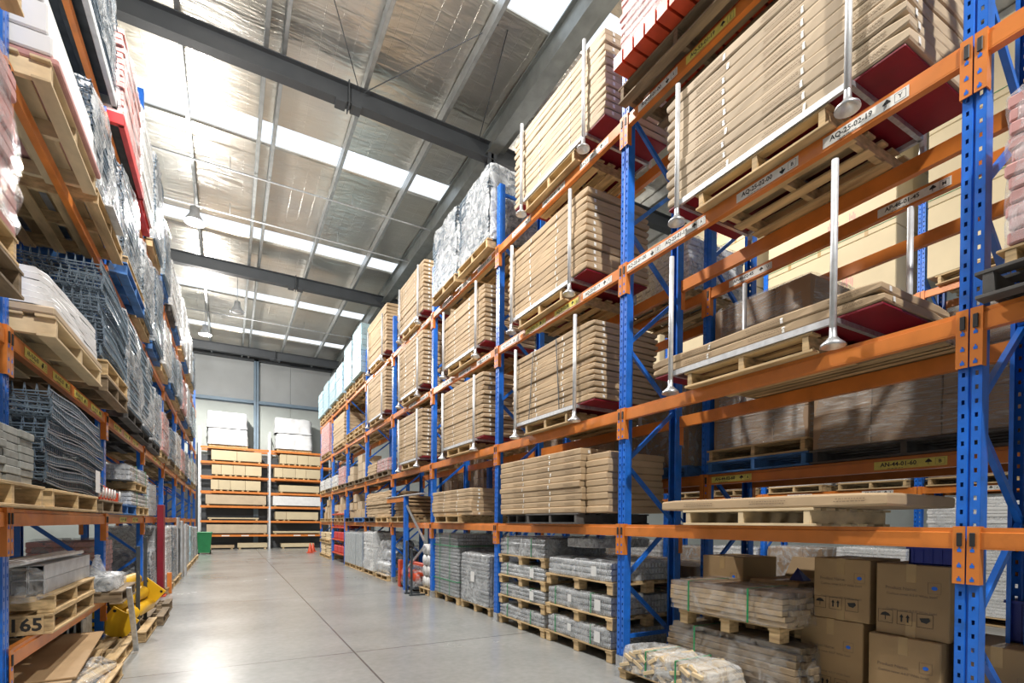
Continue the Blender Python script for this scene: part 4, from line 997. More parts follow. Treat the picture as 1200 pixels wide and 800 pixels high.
for i in range(4):
    o = tag(MB().tube([(-.5, 0, 0), (.5, 0, 0)], .11, 14).build('wrapped_roll', 'white', None, True, (4.05, 9.86, .26+.222*i)), 'silver wrapped roll, %s, pile beside green-strapped block' % nth(i), 'roll', 'wrapped rolls in the fourth right bay'); 
    tag(MB().tube([(-.5, 0, 0), (.5, 0, 0)], .11, 14).build('wrapped_roll', 'white', None, True, (4.05, 10.10, .26+.222*i)), 'silver wrapped roll, %s, second pile from the green-strapped block' % nth(i), 'roll', 'wrapped rolls in the fourth right bay')
small_box(4.0, 9.97, 1.05, .5, .4, .2, 'brown box on top of the wrapped rolls', 'boxes in the fourth right bay', 'card')
# fifth bay floor: clear wrapped ducts
for i, (y, n) in enumerate(((14.55, 2), (13.15, 3))):
    rpal(y, .002, ['floor pallet under the bulky clear bag, fifth bay', 'floor pallet under the wrapped ducts, fifth bay'][i])
load(3.95, 14.55, .14, 1.0, 1.0, 1.05, 'white', 'bulky clear plastic bag over pale goods, fifth right bay', 'film_heavy', group='wrapped loads on the floor', seed=1, amp=.06)
t = thing('wrapped_ducts', 'grey round ducts bundled in clear film, fifth right bay', 'wrapped ducts', (3.95, 13.2, .14))
for (x, z) in ((-.3, .16), (.05, .16), (.4, .16), (-.15, .46), (.22, .46), (.05, .74)): MB().tube([(x, -.6, z), (x, .6, z)], .155, 16, False).tube([(x, -.6, z), (x, .6, z)], .145, 16, False).build('duct', 'galv', t, True)
link('plastic_wrap', film_mesh(1.1, 1.25, .85, 2, 'film', .25, .05), t)
# sixth bay floor: grey upright panels
for i, y in enumerate((15.75, 16.65, 17.5)):
    rpal(y, .002, 'floor pallet under the grey upright panels, sixth bay, %s' % ['right', 'middle', 'left'][i], Ly=.85)
    load(3.95, y, .14, 1.0, .80, 1.02, 'boards', '%s grey pack of upright panels in film, sixth right bay' % ['right', 'middle', 'left'][i], 'film_thin', group='grey upright panel packs', seed=i)
# seventh bay floor: low orange shelves with red goods
t = thing('low_shelf_rack', 'low orange shelving holding red goods, seventh right bay', 'shelf rack', (3.9, 19.3, 0))
for y in (-1.15, 1.15):
    MB().bbox(-.42, -.37, y-.03, y+.03, 0, 1.9, .004).build('post', 'blue', t); MB().bbox(.37, .42, y-.03, y+.03, 0, 1.9, .004).build('post', 'blue', t)
for z in (.35, .85, 1.3, 1.78): MB().bbox(-.43, .43, -1.12, 1.12, z-.05, z, .004).build('shelf', 'orange_red', t)
n = 0
for j, z in enumerate((.352, .852, 1.302)):
    for q in range(3):
        y = 18.5+q*.75
        o = MB().bbox(-.38, .35, -.34, .34, 0, .26, .03).build('red_pack', 'red_bright', None, loc=(3.9, y, z)); tag(o, 'red pack on the low orange shelving, %s shelf, %s from the camera' % (['bottom', 'middle', 'upper'][j], NTH[q]), 'pack', 'red packs on the low shelving')
        if (q+j) % 2: tag(MB().lathe([(0, .10), (.10, .09), (.16, .03), (.17, 0)], 12).build('white_sack', 'sack', None, True, (3.80, y+.05, z+.262)), 'pale sack lying on a red pack, %s shelf, %s position' % (['bottom', 'middle', 'upper'][j], NTH[q]), 'sack', 'pale sacks on the low shelving')
# eighth bay floor: sack and timber stacks
for i, y in enumerate((21.5, 22.8)):
    rpal(y, .002, 'floor pallet in the last right bay, %s one' % NTH[i])
    carton_stack(3.5, y-.55, y+.5, .14, .60, 5, 'low floor stack in last bay, %s' % ['near', 'far'][i], tapes=False, slack=1.5, m='timber_pale', kind='curved pale board')
    rpal(y, .62, 'upper pallet in the last right bay, %s one' % NTH[i])
    carton_stack(3.5, y-.55, y+.5, .76, 1.05, 3, 'upper floor stack in last bay, %s' % ['near', 'far'][i], tapes=False, slack=1.5, m='timber_pale', kind='pale board')
# lowest beams, bays five to eight: boxes and flat stacks
zt = ZB[0]+.059
for i, (y, m_) in enumerate(((11.75, 'wood'), (13.2, 'wood'), (14.5, 'wood_dark'), (15.87, 'wood_blue'), (17.3, 'wood_dark'))): rpal(y, zt, 'pallet on lowest beams, fifth and sixth bays, %s from camera' % NTH[i], m_, 1.2)
carton_stack(3.5, 12.5, 15.1, zt+.137, 2.28, 8, 'long pile on lowest beams, fifth bay', tapes=False, slack=1.8, m='card', jit=.03)
carton_stack(3.55, 11.2, 12.3, zt+.137, 2.10, 6, 'short pile on lowest beams, fourth bay', tapes=False, slack=1.8, m='card_dark', jit=.03)
G = 'boxes on the lowest beams of the far right bays'; n = 0
for y, cols in ((15.55, 2), (16.25, 2), (17.0, 3), (17.6, 2), (18.7, 2), (19.4, 3), (20.2, 2), (21.3, 2), (22.1, 3), (22.9, 2)):
    for j in range(cols):
        small_box(3.85+rnd.uniform(0, .1), y+rnd.uniform(-.03, .03), zt+.137+j*.255, .6, .56, .25, 'brown box on lowest beams, %s column from fifth upright, %s layer' % (NTH[n], ORD[j]), G, rnd.choice(['card', 'card_light']), rz=rnd.uniform(-.06, .06))
    n += 1
for i, y in enumerate((18.7, 19.95, 21.4, 22.7)): rpal(y, zt, 'pallet on lowest beams, last two right bays, %s from camera' % NTH[i])
# second beams
zt = ZB[1]+.059
for i, y in enumerate((13.1, 14.5, 15.86, 17.3, 18.66, 19.9, 21.4, 22.8)): rpal(y, zt, 'pallet on second beams, far right bays, %s from camera' % NTH[i], rnd.choice(['wood', 'wood', 'wood_old']))
load(3.95, 13.1, zt+.14, 1.0, 1.05, .30, 'pink', 'pink striped pack with white sheets, second beams, fifth bay', 'film', group='wrapped loads on far right beams', seed=1)
carton_stack(3.5, 13.9, 14.9, zt+.14, 3.1, 4, 'small stack on second beams, fifth bay', tapes=False, m='card')
n = 0
for y, cols in ((15.5, 2), (16.1, 3), (17.3, 2), (17.9, 1)):
    for j in range(cols): small_box(3.85, y, zt+.14+j*.25, .6, .55, .245, 'brown box on second beams, sixth bay, %s column, %s layer' % (NTH[n], ORD[j]), 'boxes on the second beams of the sixth right bay', 'card_light')
    n += 1
load(3.95, 18.6, zt+.14, 1.0, 1.0, .6, 'pink', 'orange and red mixed pack, second beams, seventh bay', 'film', group='wrapped loads on far right beams', seed=2)
for i, y in enumerate((19.9, 21.4, 22.8)): load(3.95, y, zt+.14, 1.0, 1.0, .4, 'white', 'pale low load on second beams, %s from the seventh bay' % NTH[i], 'film', group='wrapped loads on far right beams', seed=i)
# third beams: timber pallets, carton stack, pink load
zt = ZB[2]+.059
for i, y in enumerate((15.9, 17.2)):
    for j in range(2): rpal(y, zt+.14*j, 'spare pallet lying on third beams, sixth bay, %s, %s' % (['near', 'far'][i], ['lower', 'upper'][j]))
rpal(19.3, zt, 'pallet under the far plain carton stack, third beams, seventh bay', Ly=2.0)
carton_stack(3.5, 18.35, 20.5, zt+.14, 5.35, 9, 'far plain stack, third beams', tapes=False, m='card', slack=.5)
rpal(22.1, zt, 'pallet under the far pink load, third beams, last bay', Ly=2.0)
load(3.95, 22.1, zt+.14, 1.0, 2.0, 1.15, 'pink', 'tall far pink wrapped load, third beams, last right bay', 'film', group='wrapped loads on far right beams', seed=0)
# top beams: pallets and tall pale blue wrapped towers
zt = ZB[3]+.059; tops = (7.35, 7.25, 6.95, 6.95, 7.0, 6.9)
for i, y in enumerate((15.86, 17.24, 18.68, 20.05, 21.48, 22.8)):
    rpal(y, zt, 'lower pallet of pale blue tower on top beams, %s from camera' % NTH[i])
    rpal(y, zt+.142, 'upper pallet of pale blue tower on top beams, %s from camera' % NTH[i])
    load(3.85, y, zt+.285, .95, 1.14, tops[i]-zt-.28, 'teal', 'pale blue film-wrapped tower on the top beams, %s from camera' % NTH[i], 'film_thin', group='pale blue towers on the top beams', name='wrapped_tower', cat='wrapped tower', seed=i % 3)
# ------------------------------------------------------------------ back racking in front of the end wall
YBK = 30.4; xb = [-1.33, 1.92, 5.17]; zb = [.71, 1.45, 2.22, 2.97, 3.75, 4.50, 5.26]
for i, x in enumerate(xb):
    t = thing('upright_frame', 'galvanised upright frame of the back rack, %s one' % ['left', 'middle', 'right'][i], 'rack frame', (x, YBK, 0), group='galvanised uprights at the back wall')
    for y in (0, 1.0): MB().bbox(-.05, .05, y-.04, y+.04, 0, 6.3, .005).build('post', 'galv_rail', t)
    for q in range(6): MB().bar((0, 0 if q % 2 else 1.0, .3+q), (0, 1.0 if q % 2 else 0, 1.3+q), .03).build('brace', 'galv_rail', t)
SN = ['lowest', 'second', 'third', 'fourth', 'fifth', 'sixth', 'topmost']
for b_ in range(2):
    for j, z in enumerate(zb):
        for q, y in enumerate((YBK-.055, YBK+1.0)):
            t = thing('rack_beam', 'orange back rack beam, %s level, %s bay, %s side' % (SN[j], ['left', 'right'][b_], ['front', 'rear'][q]), 'rack beam', (xb[b_], y, z), group='orange beams of the back rack')
            MB().bbox(.05, xb[1]-xb[0]-.05, 0, .05, -.055, .055, .004).build('beam', 'orange_red' if False else 'orange', t)
            if q == 0 and j == 0:
                for u in ((1.0, 1.9) if b_ == 0 else (1.2, 1.95)): MB().box(u, u+.36, -.003, -.001, -.03, .03).build('sticker', 'label_white', t)
def crate_row(b_, lev, segs, label, h=.50, m='cream', Ly=.9):
    z = (zb[lev]+.06) if lev >= 0 else .0
    for i, (x0, x1) in enumerate(segs):
        mb = MB().bbox(x0, x1, 0, Ly, .07, .07+h, .008); 
        t = thing('cream_crate', 'cream flat crate, %s, %s from left' % (label, NTH[i].replace('nearest', 'first')), 'crate', (0, YBK-.05, z), group='cream crates on the back rack')
        mb.build('crate_body', m, t)
        for u in ((x0+.06, x1-.16) if x1-x0 > .5 else ((x0+x1)/2-.05,)): MB().box(u, u+.10, .02, Ly-.02, 0, .07).build('runner', 'wood', t)
crate_row(0, 5, [(-.80, .36), (.37, 1.52)], 'sixth level, left bay of back rack')
crate_row(0, 4, [(-.78, -.36), (-.35, .18), (.19, .75), (.76, 1.52)], 'fifth level, left bay of back rack')
crate_row(0, 3, [(-.82, -.48), (-.47, .06), (.07, .75), (.76, 1.48)], 'fourth level, left bay of back rack')
crate_row(1, 5, [(2.42, 2.75), (2.76, 3.3), (3.31, 3.85), (3.86, 4.5)], 'sixth level, right bay of back rack')
crate_row(1, 4, [(2.15, 2.55), (2.56, 3.2), (3.21, 3.75), (3.76, 4.5)], 'fifth level, right bay of back rack')
crate_row(1, 3, [(2.40, 4.45)], 'fourth level, right bay of back rack', h=.36)
crate_row(0, 2, [(-1.05, 1.75)], 'third level, left bay of back rack', h=.48, m='card_light')
crate_row(1, 2, [(2.08, 4.6)], 'third level, right bay of back rack', h=.50, m='white')
crate_row(0, 1, [(-.95, 1.4)], 'second level, left bay of back rack', h=.07, m='cream')
crate_row(1, 1, [(2.2, 2.75), (2.76, 4.4)], 'second level, right bay of back rack', h=.42)
crate_row(0, 0, [(-1.0, 1.8)], 'lowest beam, left bay of back rack', h=.45, m='card_light')
crate_row(1, 0, [(2.1, 4.6)], 'lowest beam, right bay of back rack', h=.10)
crate_row(0, -1, [(-.95, .25)], 'floor under left bay of back rack, low one', h=.14, m='card')
crate_row(0, -1, [(.40, 1.82)], 'floor under left bay of back rack, tall one', h=.24)
crate_row(1, -1, [(2.5, 4.2)], 'floor under right bay of back rack', h=.20)
for i, (x0, x1) in enumerate(((-.98, .88), (2.2, 4.1))):
    for q in range(2):
        pallet(x0+.5+q*.9, YBK+.5, zb[6]+.056, 'pallet under white bundles, top of back rack, %s bay, %s' % (['left', 'right'][i], ['left one', 'right one'][q]), Lx=.88, Ly=1.0, h=.12, whole=True)
    for j in range(2):
        o = link('white_bundle', film_mesh(x1-x0-.03+.05*j*0, 1.1, .84, i*2+j, 'white_foam', .05, .05, 'white_bundle'), None, ((x0+x1)/2-.03*j, YBK+.5, zb[6]+.18+.86*j)); tag(o, '%s white wrapped bundle on top of back rack, %s bay' % (['lower', 'upper'][j], ['left', 'right'][i]), 'bundle', 'white bundles on the back rack')
# green wheelie bin and cones
t = thing('wheelie_bin', 'green wheelie bin at the far end of the left rack', 'bin', (-.95, 26.4, 0), rz=R(90))
MB().add([(-.24, -.22, .06), (.24, -.22, .06), (.24, .22, .06), (-.24, .22, .06), (-.30, -.29, .92), (.30, -.29, .92), (.30, .29, .92), (-.30, .29, .92)], [(0, 3, 2, 1), (4, 5, 6, 7), (0, 1, 5, 4), (1, 2, 6, 5), (2, 3, 7, 6), (3, 0, 4, 7)]).build('bin_body', 'green', t)
MB().bbox(-.34, .33, -.31, .31, .92, .985, .02).build('lid', 'green', t); MB().tube([(.30, -.24, .90), (.38, -.24, .93), (.38, .24, .93), (.30, .24, .90)], .015, 8).build('handle', 'green', t, True)
for y in (-.22, .22): MB().tube([(.24, y-.03, .10), (.24, y+.03, .10)], .10, 16).build('wheel', 'black', t, True)
for i, (x, y, h_) in enumerate(((3.36, 25.6, .46), (3.62, 26.6, .42))):
    t = thing('traffic_cone', ['orange traffic cone left of the last right upright', 'pinkish orange traffic cone just behind the first cone'][i], 'cone', (x, y, 0), group='cones at the end of the right rack')
    MB().bbox(-.16, .16, -.16, .16, 0, .03, .01).build('base', 'orange_red', t); MB().lathe([(.12, .03), (.025, h_), (0, h_)], 20).build('cone_body', 'orange_red', t, True)
# ------------------------------------------------------------------ left rack goods
XC = -1.70
def lpal(y, z, label, Ly=1.16, Lx=1.1, m='wood', h=.14, x=XC, whole=False, **k): return pallet(x, y, z, label, Lx=Lx, Ly=Ly, h=h, m=m, whole=whole, **k)
_wd = {}
def wire_deck_mesh(Lx, Ly, h, seed, m='wire'):
    k_ = (Lx, Ly, h, seed, m)
    if k_ in _wd: return _wd[k_]
    r = random.Random(seed); mb = MB(); ny = int(Ly/.045); nx = int(Lx/.06); w_ = .006
    def zz(x, y):
        t_ = (y+Ly/2)/Ly; return -.035*t_**2+.012*math.sin(y*5+seed)+.010*math.sin(x*6+seed*2)
    def rod(pts, w2=w_): 
        for a, b_ in zip(pts[:-1], pts[1:]): mb.bar(a, b_, w2)
    ys = [-Ly/2+Ly*i/8 for i in range(9)]; xs = [-Lx/2+Lx*i/5 for i in range(6)]
    for q in range(nx+1): x = -Lx/2+Lx*q/nx; rod([(x, y, zz(x, y)) for y in ys])
    for q in range(ny+1):
        y = -Ly/2+Ly*q/ny; rod([(x, y, zz(x, y)+.006) for x in xs[::5]] if q % 2 else [(xs[0], y, zz(xs[0], y)), (xs[-1], y, zz(xs[-1], y))])
        for x in (-Lx/2, Lx/2): mb.box(x-w_/2, x+w_/2, y-w_/2, y+w_/2, zz(x, y)-.02, zz(x, y)+h)
    for q in range(nx+1):
        x = -Lx/2+Lx*q/nx
        for y in (-Ly/2, Ly/2): mb.add([(x-.012, y, zz(x, y)), (x-.006, y, zz(x, y)), (x+.003, y, h+.025), (x-.003, y, h+.025)], [(0, 1, 2, 3)]).add([(x+.012, y, zz(x, y)), (x+.006, y, zz(x, y)), (x-.003, y, h+.025), (x+.003, y, h+.025)], [(0, 1, 2, 3)])
    for x in (-Lx/2, Lx/2): rod([(x, y, zz(x, y)+h) for y in ys], .010); rod([(x, y, zz(x, y)-.02) for y in ys], .010)
    for y in (-Ly/2, Ly/2): rod([(x, y, zz(x, y)+h*.55) for x in xs], .009)
    _wd[k_] = mb.mesh('wire_deck', m); return _wd[k_]
def deck_pile(x, y, z, Lx, Ly, n, dz, where, m='wire', jit=.03, tray='dark_metal', rz=0):
    for i in range(n):
        o = link('wire_deck', wire_deck_mesh(Lx, Ly, dz*.62, i % 3, m), None, (x+rnd.uniform(-jit, jit), y+rnd.uniform(-jit, jit), z+.05+dz*i), (R(rnd.uniform(-.8, .8)), 0, rz+R(rnd.uniform(-1.2, 1.2))))
        tag(o, 'galvanised wire deck, %s, %s' % (nth(i), where), 'wire deck', 'wire decks '+where)
zb1, zb2, zb3, zb4 = [z+.059 for z in ZL]
# lowest beams, nearest bay
lpal(3.80, zb1, 'timber pallet under grey metal bricks, lowest beams, left picture edge', Ly=1.10, x=-1.59)
lpal(5.24, zb1, 'timber pallet under waving wire decks, lowest beams, nearest left bay', Ly=1.40, x=-1.6)
lpal(6.78, zb1, 'darker timber pallet under orange hooked brackets, left rack', Ly=1.1, x=-1.62, m='wood_old', h=.13)
lpal(8.25, zb1, 'blue-painted pallet on lowest beams, second left bay', Ly=1.4, m='wood_blue', h=.13)
n = 0
for j in range(7):
    for q in range(4):
        for s_ in range(2):
            o = MB().bbox(-.12, .12, -.115, .115, 0, .043, .004).build('grey_block', 'grey_brick', None, loc=(-1.20-.25*s_+rnd.uniform(-.01, .01), 3.46+q*.235+(.06 if j % 2 else 0)*0+rnd.uniform(-.012, .012), zb1+.142+.046*j))
            tag(o, 'grey metal block, %s layer, %s row along pallet, %s column' % (ORD[j], NTH[q], ['aisle', 'inner'][s_]), 'block', 'grey blocks on the lowest left beams')
deck_pile(XC+.08, 5.40, zb1+.145, 1.06, 1.66, 9, .074, 'lowest beams, nearest left bay', jit=.02)
MB().box(-.002, .001, -.085, .085, -.10, .10).build('paper_note', 'white', None, loc=(-1.055, 5.95, zb1+.28)); tag(bpy.data.objects['paper_note'], 'white paper note tied to the wire decks by a black strap', 'note')
def hook_bracket(i, y):
    t = thing('hook_bracket', 'orange bracket with white hook, %s in the row on left lowest beams' % NTH[i], 'bracket', (-1.42, y, zb1+.135), group='orange hook brackets')
    MB().bbox(-.26, .26, -.045, .045, 0, .20-.012*i, .006).build('bracket_plate', 'orange_red', t)
    MB().tube([(.272, 0, .03), (.275, 0, .10), (.272, .03, .13), (.272, .055, .10), (.272, .058, .05)], .009, 8).build('hook', 'white', t, True)
for i in range(8): hook_bracket(i, (6.38+.155*i) if i < 7 else 7.60)
# lowest beams, second bay: two tiers of silver wrapped packs
for i, (z0, ya, yb) in enumerate(((zb1+.135, 8.4, 10.2), (zb1+.42, 8.4, 10.3))):
    lpal(9.75 if i == 0 else 9.4, z0-.07, 'timber pallet between silver wrapped packs, second left bay, %s' % ['lower', 'upper'][i], Ly=1.15, h=.12) if i else lpal(9.70, zb1, 'timber pallet under the lower silver pack, second left bay', Ly=1.05, h=.13)
    load(XC, 9.45, zb1+.14+.30*i+(.0 if i == 0 else .0), 1.05, 1.7, .17 if i == 0 else .01, 'panels', '%s silver film-wrapped pack with green straps, second left bay' % ['lower', 'upper'][i], 'film', straps=(-.5, .4), group='silver wrapped packs', seed=i) if i == 0 else load(XC, 9.40, z0+.055, 1.05, 1.8, .20, 'panels', 'upper silver film-wrapped pack with green straps, second left bay', 'film_heavy', straps=(-.5, .4), group='silver wrapped packs', seed=2)
load(XC, 11.15, zb1+.02, 1.0, 1.0, .55, 'pack', 'grey pack at the lowest beams, third left bay', 'film', group='wrapped loads on the left rack', seed=1)
# low extra beams of the first bays
for i in range(1):
    beam(XL_+.012, YL[i+2], YL[i+1], .565, 'extra low orange beam near the floor, %s left bay' % NTH[i], rz=R(180), group='orange beams of the left rack')
    beam(XL_-RD-.012, YL[i+1], YL[i+2], .565, 'extra low rear orange beam, %s left bay' % NTH[i], group='orange beams of the left rack', detail=False)
t = lpal(5.68, .626, 'pallet stencilled 165 under another pallet, nearest left bay', Ly=1.38, h=.15, m='wood')
MB().bbox(-.5, .5, -.012, 0, .0, .145, .002).build('end_board', 'wood', t, loc=(0, -.69, 0))
link('stencil', text_mesh('165', .13, 'ink'), t, (.40, -.7035, .072), FACE_SOUTH)
lpal(5.70, .778, 'upper pallet stacked on the stencilled one, nearest left bay', Ly=1.34, h=.14)
G = 'grey steel channels on the stencilled pallet'
for i in range(5):
    for j in range(2):
        o = MB().prism([(-.045, 0), (-.045, .105), (.045, .105), (.045, 0), (.04, 0), (.04, .10), (-.04, .10), (-.04, 0)], -.70, .72).build('steel_channel', 'grey_bar', None, loc=(-1.25-.095*i, 5.72, .922+.108*j))
        tag(o, 'grey steel channel, %s layer, %s from the aisle on stencilled pallet' % (['lower', 'upper'][j], NTH[i].replace('nearest', 'first')), 'steel channel', G)
for i in range(3): tag(MB().tube([(-1.30-.06*i, 4.55, 1.165), (-1.22-.06*i, 6.2, 1.175)], .018, 8).build('chrome_tube', 'galv_rail', None, True), 'shiny blue-grey tube lying on the steel channels, %s from aisle' % ['first', 'second', 'third'][i], 'tube', 'tubes on the grey channels')
tag(link('loose_film', film_mesh(.50, .50, .20, 2, 'film_thin', .2, .05, 'loose_film'), None, (-1.42, 4.78, .92)), 'crumpled clear film hanging over the near end of grey channels', 'plastic film')
tag(link('blue_wrapped_pack', film_mesh(.5, .42, .24, 1, 'wire', .1, .02, 'blue_wrapped_pack'), None, (-1.62, 4.62, .92)), 'dark bluish pack beside the grey channels at the left edge', 'pack') 
# floor below: tilted pallet, boards, wrapped planks
lpal(5.55, .02, 'tilted floor pallet carrying brown boards, nearest left bay', Ly=1.5, h=.15, tilt=R(3.5), x=-1.62)
for i in range(4): tag(MB().bbox(-.52, .5, -.72, .72, 0, .016, .003).build('brown_board', ['card', 'kraft_dark', 'card', 'card_dark'][i], None, loc=(-1.62+.02*i, 5.58+.05*i, .235+.022*i)), 'thin brown board on the tilted floor pallet, %s' % nth(i), 'board', 'boards on the tilted pallet')
for o in [o for o in C.objects if o.name.startswith('brown_board')]: o.rotation_euler = (R(3.5), 0, R(3))
for i in range(6):
    o = MB().bbox(-.05, .05, -.62, .62, 0, .035, .004).build('loose_plank', 'timber_pale', None, loc=(-1.02-.11*i, 5.28+.03*i, .16)); o.rotation_euler = (R(-4), R(-6), R(-6+2*i)); tag(o, 'pale plank under clear film on the floor, %s from the aisle' % ['first', 'second', 'third', 'fourth', 'fifth', 'sixth'][i], 'plank', 'pale planks at the left floor')
tag(link('loose_film', film_mesh(.75, 1.35, .10, 3, 'film', .25, .03, 'loose_film'), None, (-1.28, 5.3, .15)), 'clear film spread over the pale planks on the floor', 'plastic film')
lpal(5.35, .0, 'flat floor pallet beneath the pale planks, left foreground', Ly=1.3, Lx=.9, h=.12, x=-1.32)
t = thing('wire_basket', 'upright grey wire comb rack behind the brown boards', 'wire rack', (-1.55, 6.75, .14))
mb = MB()
for q in range(12): mb.bbox(-.35+q*.055, -.335+q*.055, -.2, .2, 0, .36, .002)
mb.box(-.36, .3, -.2, -.19, .34, .36).box(-.36, .3, -.2, .2, 0, .02); mb.build('wire_comb', 'wire_pale', t)
lpal(6.74, .002, 'floor pallet corner poking into the aisle by first left upright', Ly=1.2, x=-1.50, h=.13, m='wood')
lpal(8.05, .002, 'floor pallet under the yellow barrier parts', Ly=1.1, x=-1.42, h=.13)
# shelf-like pallet with silver wrapped bits
lpal(6.90, .626, 'old pallet at waist height carrying silver wrapped bits, by first upright', Ly=.92, x=-1.50, m='wood_old', h=.13)
for i, (y, ly, h_) in enumerate(((6.62, .3, .13), (6.93, .28, .12), (7.2, .25, .11))):
    load(-1.26, y, .758, .4, ly, h_, 'white' if i else 'mesh', 'small silver film-wrapped bit on the waist-high pallet, %s' % NTH[i], 'film_heavy', group='silver wrapped bits', seed=i, amp=.03)
tag(MB().lathe([(.07, 0), (.075, .05), (.035, .17), (.02, .20), (.03, .22), (0, .23)], 10).build('film_bag', 'film_heavy', None, True, (-1.2, 6.75, .89)), 'upright twisted white film bag on the waist-high pallet', 'bag')
o = MB().bar((-.90, 7.0, .02), (-.93, 6.72, .76), .045, .03).build('leaning_strut', 'galv'); tag(o, 'grey galvanised strut leaning against the waist-high pallet', 'strut')
# yellow barrier parts
G = 'yellow barrier rails'
for i, (x, y, z) in enumerate(((-1.24, 7.62, .66), (-1.16, 7.62, .48), (-1.10, 7.66, .31))):
    o = MB().tube([(x, y, z), (x+.13, y+.85, z+.02)], .088, 18).build('yellow_rail', 'yellow', None, True); tag(o, 'round yellow barrier rail, %s of the three behind the leaning strut' % ['top', 'middle', 'bottom'][i], 'rail', G)
for i, (x, y, z, rx, rz_) in enumerate(((-1.13, 7.42, .26, 35, 78), (-.97, 8.56, .48, 40, 75), (-1.45, 7.62, .36, 20, 80))):
    t = thing('yellow_base_plate', ['yellow drilled plate turned on its corner in front of rails', 'yellow drilled plate at the far end of the rails', 'yellow drilled plate inside the rack left of the rails'][i], 'plate', (x, y, z), group='yellow drilled plates', rot=(R(rx), 0, R(rz_)))
    MB().bbox(-.008, .008, -.155, .155, -.155, .155, .003).build('plate', 'yellow', t)
    for a in (-.115, .115):
        for b_ in (-.115, .115): MB().tube([(-.0095, a, b_), (.0095, a, b_)], .018, 10).build('bolt_hole', 'black', t)
for i, (y, z0, z1) in enumerate(((7.9, .05, 1.15), (8.55, .05, 1.25))):
    tag(MB().bbox(-.02, .02, -.02, .02, z0, z1, .003).build('dark_post', 'dark_metal', None, loc=(-1.0, y, 0)), 'thin dark post standing before the yellow rails, %s' % ['nearer', 'farther'][i], 'post', 'thin dark posts at the left')
tag(MB().bbox(-.3, .3, -.3, .3, 0, .35, .03).build('dark_case', 'black', None, loc=(-1.35, 8.6, .14)), 'black case on the pallet behind the yellow rails', 'case')
lpal(9.06, .002, 'floor pallet under the black case, second left bay', Ly=.9, x=-1.35, h=.13, m='wood_old')
lpal(10.05, .002, 'floor pallet sticking into the aisle, second left bay', Ly=.6, x=-1.38, h=.15, m='wood_old')
load(-1.85, 8.9, .145, .7, 1.0, 1.05, 'pink', 'pinkish striped wrapped load behind the dark posts, left floor', 'film', group='wrapped loads on the left floor', seed=2)
load(-1.66, 11.05, .005, .95, .9, .95, 'mesh', 'pale wrapped tower of white trays, third left bay floor', 'film_heavy', group='wrapped loads on the left floor', seed=1)
# red post and white towers, grey panels farther on
t = thing('red_post', 'tall dark red steel post standing at third left upright', 'post', (-1.16, 12.05, 0)); MB().bbox(-.05, .05, -.16, .16, 0, 1.78, .005).build('post_body', 'red', t); MB().bbox(-.09, .09, -.2, .2, 0, .02, .004).build('base_plate', 'orange_red', t)
tag(MB().bbox(-.04, .04, -.05, .05, 0, .42, .004).build('orange_guard', 'orange', None, loc=(-1.05, 12.4, 0)), 'short orange guard at the foot of the red post', 'guard')
FL = [(12.75, 1.2, 'white', 'film_heavy'), (14.2, 1.2, 'mesh', 'film_heavy'), (15.65, 1.2, 'boards', 'film_thin'), (17.2, 1.18, 'boards', 'film_thin'), (18.6, 1.2, 'pack', 'film'), (20.2, 1.15, 'teal', 'film'), (21.6, 1.1, 'pack', 'film'), (23.2, 1.1, 'boards', 'film')]
for i, (y, h_, k_, f_) in enumerate(FL):
    lpal(y, .002, 'floor pallet of the far left bays, %s one' % NTH[i], h=.13, x=XC+.1, whole=True)
    load(XC+.1, y, .135, 1.0, 1.08, h_, k_, 'floor load in the far left bays, %s one past the red post' % NTH[i], f_, group='wrapped loads on the left floor', seed=i % 3)
for i in range(3): tag(MB().bbox(-.02, .02, -.22, .22, 0, 1.55-.08*i, .004).build('tall_grey_board', 'grey_bar', None, loc=(-1.12+.05*i, 15.3+.5*i, 0)), 'tall thin grey panel leaning at the left rack, %s one' % ['nearest', 'middle', 'farthest'][i], 'panel', 'thin grey panels at the left rack')
# second beams, nearest bay: white foam slabs, wire decks, wrapped loads
lpal(5.25, zb2, 'timber pallet under white foam sheets, second beams, left rack', Ly=1.45, h=.145, m='timber_pale', x=-1.58)
tag(MB().bbox(-.55, .55, -.74, .72, 0, .055, .01).build('board_pad', 'card_light', None, loc=(-1.58, 5.25, zb2+.146)), 'pale board between the timber pallet and the white foam sheets', 'board')
for i in range(6):
    o = link('foam_sheet', film_mesh(1.02, 1.48-.02*i, .045, i % 4, 'white_foam', .0, .010, 'foam_sheet'), None, (-1.56-.008*i, 5.26+.01*i, zb2+.203+.047*i), (0, 0, R(-.6*i))); tag(o, 'white foam sheet, %s, pile on second left beams' % nth(i), 'foam sheet', 'white foam sheets')
lpal(6.72, zb2, 'lower of two weathered pallets under tall wire decks, left rack', Ly=1.15, h=.15, m='wood_old', x=-1.57)
lpal(6.72, zb2+.152, 'upper of two weathered pallets under tall wire decks, left rack', Ly=1.15, h=.15, m='wood', x=-1.57)
deck_pile(-1.58, 6.72, zb2+.305, 1.06, 1.22, 9, .098, 'tall pile, second beams, left rack', jit=.02)
lpal(9.65, zb2, 'dark pallet under the farther draped load, second left bay', Ly=1.2, m='wood_dark', whole=True); lpal(8.22, zb2, 'dark pallet under the tall white draped load, second left bay', Ly=1.2, m='wood_dark', whole=True, x=-1.62)
load(-1.62, 8.25, zb2+.145, 1.08, 1.36, 1.15, 'mesh', 'tall load draped in white film right of the wire decks, second beams', 'film_heavy', group='draped loads on the left rack', seed=0, amp=.05, taper=.08)
